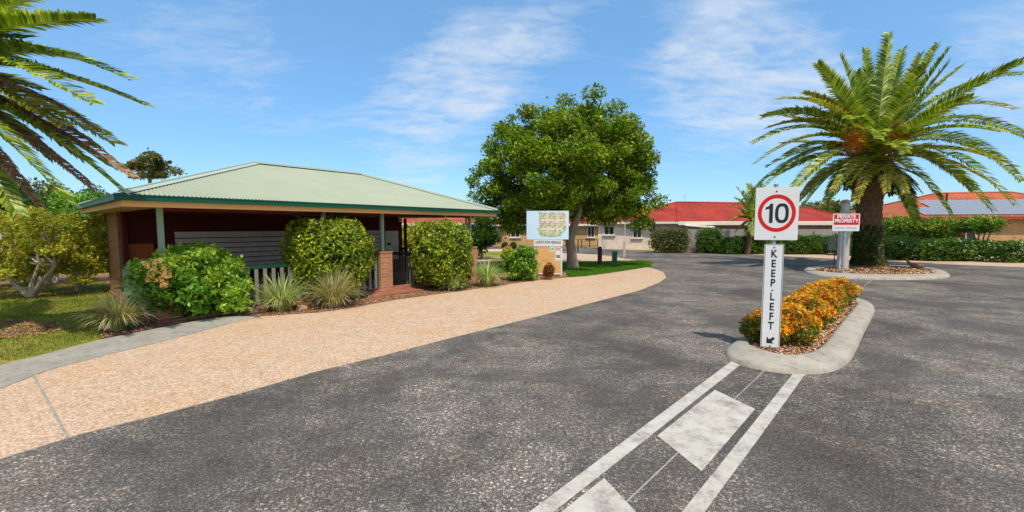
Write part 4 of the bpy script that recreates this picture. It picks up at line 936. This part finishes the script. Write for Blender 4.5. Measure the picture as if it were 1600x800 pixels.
for (x, y, lf) in sil:
    dy = random.uniform(-1.0, 1.0) if k > 0 else 0; T = W(x, y, YP); T.y += dy; T.x *= (1 + dy / YP) ; k += 1
    frond(CR + Vector((0, 0, random.uniform(-.25, .25))), T, lf * 1.15 + .03, 112, .60, LM['palm'] if random.random() < .78 else LM['palmy'], parent=palm, w=.066, vee=.42, hang=.45)
# the fronds towards and away from the viewer
for j in range(34):
    az = j * 2.39996; el = [-.32, -.12, .1, .38, .7, 1.05][j % 6] + random.uniform(-.1, .1); Lf = random.uniform(4.6, 5.6) * (1.0 if el > 0 else .82)
    dx, dy = math.cos(az), math.sin(az)
    if abs(dx) > .86: continue
    T = CR + Vector((dx * math.cos(el) * Lf, dy * math.cos(el) * Lf, math.sin(el) * Lf - .2)); lf = .34 if el < .3 else (.18 if el < .8 else .05)
    frond(CR + Vector((0, 0, -.2)), T, lf, 96, .58, LM['palm'] if el > -.1 else LM['palmy'], parent=palm, w=.075, vee=.4, hang=.4)
# hanging yellow fronds under the crown, in front
for (x, y, lf) in ((1327, 290, .34), (1338, 318, .3), (1386, 300, .32), (1415, 302, .36), (1300, 300, .34), (1420, 262, .4)):
    T = W(x, y, YP - 2.4); frond(CR + Vector((0, -.3, -.3)), T, lf, 60, .45, LM['palmy'], parent=palm, w=.045, vee=.3, hang=.35)
for j in range(34):   # short dead leaf stumps around the boss
    az = j * 2.39996; T = CR + Vector((math.cos(az) * random.uniform(1.3, 1.9), math.sin(az) * random.uniform(1.3, 1.9), random.uniform(-1.7, -.9))); frond(CR + Vector((math.cos(az) * .5, math.sin(az) * .5, -.5)), T, .25, 30, .34, LM['palmd' if j % 3 == 0 else 'dark'], parent=palm, name='dead_frond', w=.07, dead=True)
for s_, (x, y) in enumerate(((1335, 213), (1402, 210), (1326, 225), (1412, 218), (1396, 224), (1342, 222))):
    p = np.array(W(x, y, YP - 1.5)); q = rng.normal(size=(260, 3)) * np.array([.18, .22, .26]) + p; leafmesh('fruit_stalk', q, .10, M['fruit'], palm, None, aspect=.3)

# ---- palm reaching in from the left edge
YL = 6.9; LC = W(-185, 118, YL); LB = Vector((LC.x + .1, YL + .1, 0))
palm = thing('date_palm', 'palm at the left edge, its green and brown fronds reaching over the lawn', 'palm tree', tuple(LB))
trunkmesh('trunk', [tuple(LB), (LB.x, LB.y, 1.2), (LC.x, LC.y, LC.z - .8), (LC.x, LC.y, LC.z - .3), (LC.x, LC.y, LC.z + .1)], [.46, .36, .36, .5, .4], M['palmbark'], palm)
fr = [  # tip px, tip depth, lift, kind
    (152, 30, 7.6, .12, 'g'), (100, -22, 7.9, .15, 'g'), (206, 126, 8.0, .27, 'g'), (232, 167, 8.2, .19, 'g'), (148, 163, 7.6, .22, 'g'), (100, 197, 8.0, .20, 'y'), (154, 204, 8.0, .25, 'd'), (158, 232, 8.3, .23, 'd'),
    (212, 278, 8.6, .21, 'd'), (190, 298, 8.2, .24, 'g'), (150, 298, 8.6, .22, 'd'), (108, 318, 7.6, .25, 'g'), (62, 322, 8.4, .22, 'd'), (28, 335, 8.2, .28, 'g'), (40, 60, 8.0, .2, 'g'), (60, 140, 8.9, .2, 'y'), (80, 250, 8.6, .25, 'g'), (170, 260, 8.9, .22, 'y'), (-20, 345, 8.4, .3, 'g'), (130, 250, 9.0, .22, 'g'), (60, 215, 9.2, .2, 'd'), (180, 225, 8.8, .22, 'y'), (120, 90, 9.3, .2, 'g'), (10, -80, 8.6, .2, 'g')]
for (x, y, Yt, lf, kd) in fr:
    frond(LC + Vector((0, random.uniform(-.15, .15), random.uniform(-.2, .2))), W(x, y, Yt * 6.9 / 8.3), lf, 150, .40 if kd != 'd' else .24, {'g': LM['palm'], 'y': LM['palmy'], 'd': LM['palmd']}[kd], parent=palm, w=.042, ribw=.026, dead=kd == 'd', vee=.38, hang=.3)
for j in range(22):
    az = R(140) + j / 22 * R(150) + random.uniform(-.1, .1); el = random.uniform(-.3, 1.1); Lf = 3.2
    T = LC + Vector((math.cos(az) * math.cos(el) * Lf, math.sin(az) * math.cos(el) * Lf, math.sin(el) * Lf)); frond(LC, T, .25 if el < .5 else .08, 60, .36, LM['palm'], parent=palm, w=.035)

# ---- small palm behind the speed sign
b = at(1166, 397); b.y = 30.5; b.x = (1168 - 800) / F * 30.5; t = thing('small_palm', 'small bushy palm showing left of the speed sign above the hedge', 'palm tree', (b.x, b.y, 0)); c = W(1175, 345, 30.5)
trunkmesh('trunk', [(b.x, b.y, 0), (c.x, c.y, c.z)], [.2, .14], M['palmbark'], t, 12)
for (x, y) in ((1150, 292), (1143, 322), (1152, 340), (1160, 300), (1170, 288), (1190, 285), (1205, 300), (1215, 325), (1200, 345), (1148, 310), (1180, 295), (1165, 350), (1158, 330), (1150, 362), (1178, 366), (1196, 362), (1166, 374), (1208, 348), (1142, 345), (1186, 376), (1155, 312)):
    frond(c, W(x, y, 30.5 + random.uniform(-.8, .8)), .25, 40, .5, LM['palm'], parent=t, w=.05, vee=.3)

# ================================================================== THE BIG SHADE TREE
Bt = at(895, 420); YT = Bt.y; s = YT / F
def blob(x, y, rx, ry, dy=0, k=.9):
    if y > 285: k, dy = .6, .9
    c = W(x, y, YT + dy); return (tuple(c), (rx * s, rx * s * k, ry * s))
blobs = [blob(882, 262, 118, 95), blob(800, 290, 55, 60), blob(960, 290, 60, 60), blob(985, 250, 45, 50), blob(860, 325, 70, 20, .8), blob(905, 178, 52, 36), blob(800, 222, 50, 42), blob(975, 218, 46, 46), blob(780, 318, 44, 46), blob(985, 322, 42, 40), blob(850, 322, 80, 30, -.6), blob(882, 270, 70, 70, -1.6), blob(930, 310, 60, 45, .8), blob(1000, 275, 30, 30), blob(762, 268, 26, 34), blob(850, 190, 40, 30), blob(772, 350, 34, 28), blob(765, 315, 36, 34), blob(815, 350, 44, 24), blob(748, 300, 20, 34), blob(1003, 348, 26, 24), blob(955, 338, 40, 18), blob(940, 220, 50, 40), blob(1005, 235, 26, 30)]
tree('shade_tree', 'large rounded leafy tree behind the map board', 'tree', tuple(Bt), blobs, 470, .50, 230, .15, LM['tree'], M['bark'], .26, tuple(W(905, 335, YT)), nl=26,
     trunkpts=[tuple(Bt), tuple(W(893, 395, YT)), tuple(W(891, 375, YT)), tuple(W(896, 355, YT)), tuple(W(903, 338, YT)), tuple(W(912, 300, YT))])

# ================================================================== SHRUBS AND TREES BEYOND THE LAWN
def multistem(label, x, y, hpx_top, wpx, seed, mat=LM['yellowg']):
    b = at(x, y); Y = b.y; s_ = Y / F; t = thing('straggly_shrub', label, 'shrub', tuple(b), 'straggly shrubs beyond the lawn'); top = W(x, hpx_top, Y).z
    r = wpx / 2 * s_; cs = []; rs = []
    for k in range(64):
        a = random.uniform(0, 6.28); q = math.sqrt(random.random()); cs.append((b.x + q * r * math.cos(a), b.y + q * r * .8 * math.sin(a), random.uniform(.42, 1.08) * top - .2 * q * top * random.random())); rs.append(random.uniform(.14, .30))
    for k in range(26):
        a = random.uniform(0, 6.28); cs.append((b.x + r * math.cos(a), b.y + r * .8 * math.sin(a), random.uniform(.15, .7) * top)); rs.append(.2)
    P, O = clump_pts(np.array(cs), np.array(rs), 120); leafmesh('crown', P, .10, mat, t, O, .3, .45)
    m = MB(); stems = [Vector((b.x + random.uniform(-.6, .6) * r, b.y + random.uniform(-.3, .3), top * .4)) for _ in range(4)]
    for q in stems:
        m.tube([b, Vector(b).lerp(q, .5) + Vector((random.uniform(-.1, .1), 0, -.05)), q], [.075, .055, .04], 7)
        limbs(b, q, .06, [cs[random.randrange(len(cs))] for _ in range(5)], m, .2, 5)
    m.build('trunk', M['palebark'], t, smooth=True)
multistem('yellow green straggly shrub with a grey forked trunk, nearest the frame edge', 48, 465, 338, 150, 1)
multistem('yellow green straggly shrub with a pale forked trunk, beside the brick wall', 122, 456, 345, 120, 2)
multistem('straggly shrub cut by the left frame edge', -50, 458, 335, 150, 3)
multistem('straggly shrub standing back between the two pale forked trunks', 86, 443, 338, 110, 4, LM['mid'])
def simpletree(name, label, x, Y, ytop, wpx, ybot, mat, n=60, leaf=.22, crad=.7, per=110, base_r=.14, group=None, cat='tree', gaps=1.0):
    s_ = Y / F; b = Vector(((x - 800) / F * Y, Y, 0)); zt_ = W(x, ytop, Y).z; zb = W(x, ybot, Y).z; r = wpx / 2 * s_; c = (zt_ + zb) / 2; h = (zt_ - zb) / 2
    bl = [((b.x, b.y, c), (r * .8, r * .8, h * .85)), ((b.x - r * .4, b.y, c + h * .2), (r * .45, r * .45, h * .5)), ((b.x + r * .45, b.y, c - h * .1), (r * .45, r * .45, h * .5))]
    return tree(name, label, cat, tuple(b), bl, n, crad, per, leaf, mat, M['bark'], base_r, (b.x, b.y, zb + h * .4), group, 12)
simpletree('gum_tree', 'open olive gum tree showing above the pavilion roof', 240, 34, 232, 76, 292, LM['olive'], 44, .26, .42, 70, .2)
simpletree('bushy_tree', 'dark bushy tree behind the straggly shrubs, at the frame edge', 10, 22, 285, 130, 380, LM['dark'], 60, .22, .7, 120, group='trees beyond the lawn')
simpletree('bushy_tree', 'bright green bushy tree behind the hanging fronds', 100, 24, 292, 110, 385, LM['bright'], 55, .22, .7, 120, group='trees beyond the lawn')
simpletree('bushy_tree', 'mid green tree behind the left end of the pavilion roof', 160, 28, 290, 110, 380, LM['mid'], 55, .24, .7, 120, group='trees beyond the lawn')
simpletree('bushy_tree', 'dark tree filling the gap beside the brick wall', 150, 19, 340, 120, 440, LM['dark'], 50, .2, .6, 130, group='trees beyond the lawn')
simpletree('bushy_tree', 'olive tree behind the two straggly shrubs', 50, 30, 260, 120, 370, LM['olive'], 50, .26, .8, 110, group='trees beyond the lawn')
simpletree('bushy_tree', 'mid green tree left of the frame edge', -70, 24, 290, 150, 400, LM['mid'], 60, .24, .8, 120, group='trees beyond the lawn')
simpletree('yellowish_tree', 'yellowish small tree seen through the pavilion opening', 645, 24, 343, 70, 400, LM['yellowg'], 26, .2, .5, 110, .08)
simpletree('dark_shrub_tree', 'dark dense small tree right of the pavilion end', 752, 26, 338, 62, 396, LM['dark'], 34, .2, .5, 140, .08)

# ================================================================== HOUSES
def polyhouse(label, walls, wallmat, wz, eave, ez, ridge, roofmat, name='house', fmat=None, cat='house'):
    """walls: 4 ground pts; eave: 4 pts; ridge: (R1,R2); faces 0-1 end, 1-2 front, 2-3 end, 3-0 back"""
    c = sum([Vector(w) for w in walls], Vector()) / 4; t = thing(name, label, cat, (c.x, c.y, 0)); n = 4
    wl = None
    m = MB()
    for i in range(4):
        a, b_ = Vector(walls[i]), Vector(walls[(i + 1) % 4]); m.face([(a.x, a.y, 0), (b_.x, b_.y, 0), (b_.x, b_.y, wz), (a.x, a.y, wz)])
    wl = m.build('wall', wallmat, t)
    E = [Vector((p[0], p[1], ez)) for p in eave]; R1, R2 = Vector(ridge[0]), Vector(ridge[1]); m = MB()
    m.face([E[0], E[1], R1]); m.face([E[1], E[2], R2, R1]); m.face([E[2], E[3], R2]); m.face([E[3], E[0], R1, R2]); m.face([p - Z * .02 for p in E][::-1])
    rf_ = m.build('roof', roofmat, t)
    m = MB(); D = Z * .2
    for i in range(4):
        a, b_ = E[i], E[(i + 1) % 4]; m.face([a - D, b_ - D, b_ - Z * .005, a - Z * .005])
    m.build('gutter', fmat or M['offwhite'], t)
    m = MB()
    for a, b_ in ((E[0], R1), (E[1], R1), (E[2], R2), (E[3], R2), (R1, R2)): m.tube([a, b_], .09, 6)
    m.build('ridge_tiles', roofmat, rf_)
    return t, E, R1, R2
def window(par, A, B, s0, s1, z0, z1, out_, blind=False):
    """window on wall line A-B between fractions s0,s1"""
    A, B = Vector((A[0], A[1], 0)), Vector((B[0], B[1], 0)); d = (B - A).normalized(); nn = Vector(out_).normalized(); p, q = A.lerp(B, s0), A.lerp(B, s1); c = (p + q) / 2; wd_ = (q - p).length
    m = MB()
    for (o_, w_, za, zb) in ((c, wd_ + .1, z1, z1 + .06), (c, wd_ + .1, z0 - .06, z0), (p, .06, z0, z1), (q, .06, z0, z1), (c, .04, z0, z1)): m.box(o_ + nn * .03, (d.x, d.y), (nn.x, nn.y), (w_, .07), za, zb)
    f = m.build('window', M['offwhite'], par); m = MB(); m.box(c + nn * .012, (d.x, d.y), (nn.x, nn.y), (wd_ - .02, .02), z0 + .002, z1 - .002); m.build('pane', M['glass'], f)
    m = MB(); m.box(c + nn * .07, (d.x, d.y), (nn.x, nn.y), (wd_ + .3, .16), z0 - .14, z0 - .063); m.build('sill', M['brick2'], f)
K1, K2, K3 = Vector((7.85, 37.9, 0)), Vector((14.1, 36.0, 0)), Vector((28.4, 34.8, 0)); K4 = Vector((27, 44, 0))
off = .5
E1, E2, E3, E4 = K1 + Vector((-.6, -.2, 0)), K2 + Vector((-.1, -.6, 0)), K3 + Vector((.6, -.5, 0)), K4 + Vector((.5, .5, 0))
ezc = W(1057, 346, E2.y).z
R1 = W(1058, 316, 39.2); R2 = W(1232, 318.5, 39.2)
hA, E, _, _ = polyhouse('cream brick house with a bright red tiled hip roof behind the tree and hedges', [K1, K2, K3, K4], M['brick2'], ezc - .1, [E1, E2, E3, E4], ezc, (R1, R2), M['tile'])
dn = (K2 - K1).normalized(); on = Vector((dn.y, -dn.x, 0))
def frac(px):      # wall fraction at picture column px
    a = (px - 800) / F; return (K1.x - a * K1.y) / ((a * (K2.y - K1.y)) - (K2.x - K1.x))
window(hA, K1, K2, frac(944), frac(959), 1.35, 2.05, on); window(hA, K1, K2, frac(989), frac(1002), 1.1, 2.2, on); window(hA, K1, K2, frac(1014), frac(1024), 1.6, 2.2, on)
# carport roof & awning along the front
cp = thing('carport', 'flat white edged carport roof in front of the red roofed house', 'carport', (20, 33.6, 0)); m = MB()
p0, p1 = W(1060, 347, 33.6), W(1345, 350, 33.2); m.hexa([(p0.x, 33.6, p0.z - .24), (p1.x, 33.2, p0.z - .24), (p1.x, 35.2, p0.z - .2), (p0.x + 1, 35.2, p0.z - .2)], [(p0.x, 33.6, p0.z), (p1.x, 33.2, p0.z), (p1.x, 35.2, p0.z + .04), (p0.x + 1, 35.2, p0.z + .04)]); m.build('roof', M['offwhite'], cp)
for x in (14.2, 20.6, 27.5): m = MB(); m.box((x, 33.9), (1, 0), (0, 1), (.1, .1), 0, p0.z - .24); m.build('post', M['offwhite'], cp)
m = MB(); a = W(1072, 352, 33.3); m.hexa([(a.x, 33.3, a.z - .05), (W(1118, 356, 33).x, 33.0, W(1118, 357, 33).z), (W(1112, 352, 34).x, 34, a.z - .06), (a.x, 34, a.z)], [(a.x, 33.3, a.z), (W(1118, 356, 33).x, 33.0, W(1118, 355, 33).z), (W(1112, 352, 34).x, 34, a.z), (a.x, 34, a.z + .05)]); m.build('awning', M['offwhite'], cp)
# antenna on the roof
an = MB(); a = W(1070, 316, 39.2); an.tube([a, a + Z * .75], .02, 5); an.tube([a + Z * .7 - Vector((.35, 0, 0)), a + Z * .7 + Vector((.5, 0, 0))], .012, 5); an.tube([a + Z * .58 - Vector((.2, 0, 0)), a + Z * .58 + Vector((.3, 0, 0))], .012, 5); an.build('antenna', M['galv'], hA)
# paling fence
def paling(label, A, B, h, name='paling_fence'):
    A, B = Vector(A), Vector(B); t = thing(name, label, 'fence', tuple(A)); d = (B - A); Ln = d.length; d /= Ln; s_ = Vector((-d.y, d.x, 0)); m = MB(); x = .05
    while x < Ln:
        q = A + d * x; m.box(q, (d.x, d.y), (s_.x, s_.y), (.095, .02 + random.uniform(0, .008)), .03, h + random.uniform(-.02, .02)); x += .105
    m.build('palings', M['timber'], t); k = 0
    while k * 2.4 < Ln:
        q = A + d * (k * 2.4) - s_ * .07; mm = MB(); mm.box(q, (d.x, d.y), (s_.x, s_.y), (.1, .1), 0, h - .1); mm.build('post', M['timber'], t); k += 1
paling('grey weathered paling fence behind the hedges, under the white carport edge', (14.0, 33.2, 0), (27.2, 32.2, 0), 1.85)

# hedges
def hedge(label, px0, px1, ytop, Y, dep, mat, mat2, n, leaf=.12, group=None, base=0.05, flowers=0, amp=.15, name='hedge'):
    x0, x1 = (px0 - 800) / F * Y, (px1 - 800) / F * Y; zt_ = W((px0 + px1) / 2, ytop, Y).z; c = ((x0 + x1) / 2, Y, (zt_ + base) / 2); t = thing(name, label, 'hedge', ((x0 + x1) / 2, Y, 0), group)
    P, O = shell_pts(c, ((x1 - x0) / 2, dep / 2, (zt_ - base) / 2), n, .3, amp, 7, 4.0); k = P[:, 2] > .02; k &= np.sin(P[:, 0] * 4.1) * np.sin(P[:, 2] * 6 + P[:, 0] * 1.7) < rng.uniform(.35, 1.3, len(P)); tw_ = rng.random(len(P)) < .06; P[tw_, 2] += rng.uniform(.02, .2, tw_.sum()); leafmesh('foliage', P[k], leaf * 1.05, mat, t, O[k], .4, .5, .5)
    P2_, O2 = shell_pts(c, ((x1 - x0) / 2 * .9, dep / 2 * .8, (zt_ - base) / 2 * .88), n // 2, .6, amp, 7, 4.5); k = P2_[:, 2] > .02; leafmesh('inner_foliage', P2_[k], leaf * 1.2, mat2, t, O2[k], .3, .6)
    if flowers:
        q = P[(P[:, 1] < Y)]; q = q[rng.choice(len(q), flowers)]; q = np.repeat(q, 5, 0) + rng.normal(size=(flowers * 5, 3)) * .04; leafmesh('flowers', q - np.array([0, .06, 0]), .09, LM['white'], t)
    m = MB(); xx = x0 + .4
    while xx < x1 - .2: m.tube([(xx, Y, 0), (xx + random.uniform(-.2, .2), Y, zt_ * .6)], [.035, .02], 5); xx += .8
    m.build('stems', M['bark'], t); return t
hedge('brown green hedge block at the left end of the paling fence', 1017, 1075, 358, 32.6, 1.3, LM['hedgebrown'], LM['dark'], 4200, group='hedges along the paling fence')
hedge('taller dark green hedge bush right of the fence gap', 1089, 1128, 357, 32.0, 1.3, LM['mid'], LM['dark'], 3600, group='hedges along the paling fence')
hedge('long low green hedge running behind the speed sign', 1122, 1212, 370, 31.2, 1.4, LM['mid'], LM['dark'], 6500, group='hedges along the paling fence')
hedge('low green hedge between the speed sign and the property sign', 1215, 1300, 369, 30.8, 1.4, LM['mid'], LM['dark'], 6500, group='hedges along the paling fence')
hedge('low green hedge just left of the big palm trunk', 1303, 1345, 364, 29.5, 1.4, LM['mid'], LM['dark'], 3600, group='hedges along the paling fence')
# right side: cloud-pruned standards over a flowering hedge
def standard(label, x, ytop, ybot, wpx, Y, n=3600):
    s_ = Y / F; b = Vector(((x - 800) / F * Y, Y, 0)); t = thing('standard_tree', label, 'tree', tuple(b), 'clipped trees above the flowering hedge'); zt_, zb = W(x, ytop, Y).z, W(x, ybot, Y).z; r = wpx / 2 * s_
    c = (b.x, b.y, (zt_ + zb) / 2); P, O = shell_pts(c, (r, .8, (zt_ - zb) / 2), n, .6, .28, 7, 2.0); leafmesh('crown', P, .13, LM['mid'], t, O, .45, .5)
    P, O = shell_pts((c[0], c[1], c[2] + (zt_ - zb) * .12), (r * .92, .8, (zt_ - zb) * .40), n // 2, .4, .24, 6, 2.1); leafmesh('new_growth', P, .12, LM['clip'], t, O, .5, .5)
    m = MB()
    for k in range(4):
        q = (b.x + random.uniform(-.55, .55) * r, b.y + random.uniform(-.2, .2), zb + .3); m.tube([(b.x + random.uniform(-.15, .15), b.y, 0), ((b.x + q[0]) / 2, b.y, zb * .5), q], [.06, .05, .03], 6)
    m.build('trunk', M['bark'], t, smooth=True)
standard('clipped tree immediately right of the palm trunk', 1408, 338, 374, 64, 27.0)
standard('middle clipped tree above the flowering hedge', 1466, 340, 376, 62, 26.2)
standard('clipped tree with bare twin stems before the brick wall', 1531, 338, 364, 62, 25.2)
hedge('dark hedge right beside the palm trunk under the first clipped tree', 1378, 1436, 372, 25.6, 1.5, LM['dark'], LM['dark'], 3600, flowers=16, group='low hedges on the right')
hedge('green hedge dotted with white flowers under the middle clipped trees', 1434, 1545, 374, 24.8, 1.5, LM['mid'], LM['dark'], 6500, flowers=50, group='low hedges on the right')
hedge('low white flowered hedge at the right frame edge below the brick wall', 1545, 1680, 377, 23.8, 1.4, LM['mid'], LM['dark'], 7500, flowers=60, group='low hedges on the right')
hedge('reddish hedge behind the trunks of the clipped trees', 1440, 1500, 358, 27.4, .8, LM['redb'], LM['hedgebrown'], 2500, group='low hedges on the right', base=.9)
# brick house with solar panels
A0, A1 = Vector(((1462 - 800) / F * 29.5, 29.5, 0)), Vector(((1800 - 800) / F * 27, 27, 0)); dd = (A1 - A0).normalized(); bk = Vector((-dd.y, dd.x, 0)) * 10
ez = W(1560, 338, 28.3).z
ev = [A0 - dd * 2.6 - bk * .05, A1 + dd * .5 - bk * .05, A1 + dd * .5 + bk * 1.05, A0 - dd * 2.6 + bk * 1.05]
r1 = A0 + dd * 2.6 + bk * .42 + Z * (W(1500, 303, 33.5).z); r2 = A1 - dd * 4.4 + bk * .42 + Z * (r1.z)
hB, E, RA_, RB_ = polyhouse('tan brick house at the right edge with solar panels on its terracotta roof', [A0 + bk, A0, A1, A1 + bk], M['brick3'], ez - .1, [ev[3], ev[0], ev[1], ev[2]], ez, (r1, r2), M['tile2'], fmat=M['tile3'])
EA_, EB_ = E[1], E[2]
def onroof(s, t): # along eave (0..1), up slope (0..1)
    a = EA_.lerp(EB_, s); return a + ((r1 - EA_) - dd * (r1 - EA_).dot(dd)) * t
nrm = (EB_ - EA_).cross(onroof(0, 1) - EA_).normalized(); nrm = nrm if nrm.z > 0 else -nrm
Lw = (EB_ - EA_).length; Ls = (onroof(0, 1) - onroof(0, 0)).length
for row in range(2):
    for k in range(7 - row):
        x0 = (1.6 + row * 1.25 + k * 1.72); y0 = .22 + row * 1.5; w_, h_ = 1.64, 1.44
        if x0 + w_ > Lw - 1: break
        q = [onroof(x0 / Lw, y0 / Ls), onroof((x0 + w_) / Lw, y0 / Ls), onroof((x0 + w_) / Lw, (y0 + h_) / Ls), onroof(x0 / Lw, (y0 + h_) / Ls)]
        m = MB(); m.hexa([p + nrm * .05 for p in q], [p + nrm * .09 for p in q]); sp_ = m.build('solar_panel', M['greyplate'], hB)
        c = sum(q, Vector()) / 4; m = MB(); m.face([c + (p - c) * .95 + nrm * .093 for p in q]); m.build('solar_glass', M['solar'], sp_)
m = MB(); a = onroof(.30, .55); m.tube([a, a + Z * .7], .06, 8); m.build('vent_pipe', M['charcoal'], hB)
window(hB, A0, A1, .10, .19, 1.1, 2.1, -bk)
# farther roofs
def farhouse(label, x0, x1, Y, yeave, yridge, ridx, wallm, roofm, dep=9):
    X0, X1 = (x0 - 800) / F * Y, (x1 - 800) / F * Y; ez_ = W(x0, yeave, Y).z; rz_ = W(x0, yridge, Y + dep / 2).z; w = [(X0, Y + dep, 0), (X0, Y, 0), (X1, Y, 0), (X1, Y + dep, 0)]
    e_ = [(X0 - .5, Y + dep + .5), (X0 - .5, Y - .5), (X1 + .5, Y - .5), (X1 + .5, Y + dep + .5)]; Ym = Y + dep / 2
    return polyhouse(label, [Vector(p) for p in w], wallm, ez_ - .05, e_, ez_, (Vector(((ridx[0] - 800) / F * Ym, Ym, rz_)), Vector(((ridx[1] - 800) / F * Ym, Ym, rz_))), roofm)
farhouse('distant house whose red orange roof peeks out right of the palm trunk', 1362, 1475, 38, 342, 316.5, (1408, 1424), M['brick3'], M['tile3'])
hC, _, _, _ = farhouse('long tan brick house with terracotta roof left of the cream house', 770, 946, 43, 350, 333, (800, 905), M['brick3'], M['tile3'])
hD, _, _, _ = farhouse('house with terracotta roof seen through the right end of the pavilion', 630, 735, 34, 349, 333, (655, 715), M['brick3'], M['tile3'])
a0, a1 = ((770 - 800) / F * 43, 43), ((946 - 800) / F * 43, 43)
for s0, s1 in ((.16, .24), (.60, .68), (.84, .90)): window(hC, a0, a1, s0, s1, 1.0, 2.0, (0, -1, 0))
tag(hedge('low dark hedge in front of the house seen through the pavilion', 630, 720, 368, 30, 1.5, LM['mid'], LM['dark'], 4500), None, None)
# far trees
for k, (x, Y, yt, w) in enumerate([(1268, 60, 318, 50), (1300, 62, 312, 44), (1335, 60, 316, 50), (1450, 64, 312, 60)]):
    simpletree('distant_tree', ['leftmost of the distant gum trees above the carport', 'distant gum tree behind the lamp column', 'distant gum tree just left of the palm trunk', 'distant tree between the far roof and the solar roof'][k], x, Y, yt, w, 348, LM['olive' if k != 2 else 'mid'], 22, .4, 1.0, 80, .25, 'distant gum trees')
wood = []
for k in range(120):
    a = random.uniform(-1.25, 1.25); dst = random.uniform(95, 130); wood.append((math.sin(a) * dst * 1.1, math.cos(a) * dst + 5, random.uniform(.5, 3.2)))
P, O = clump_pts(np.array(wood), np.full(120, 3.2), 260); P = P[P[:, 2] > 0]; o = leafmesh('far_wood', P, .9, LM['mid'], None, None)
tag(o, 'low belt of far off trees along the horizon', 'woodland', kind='stuff')
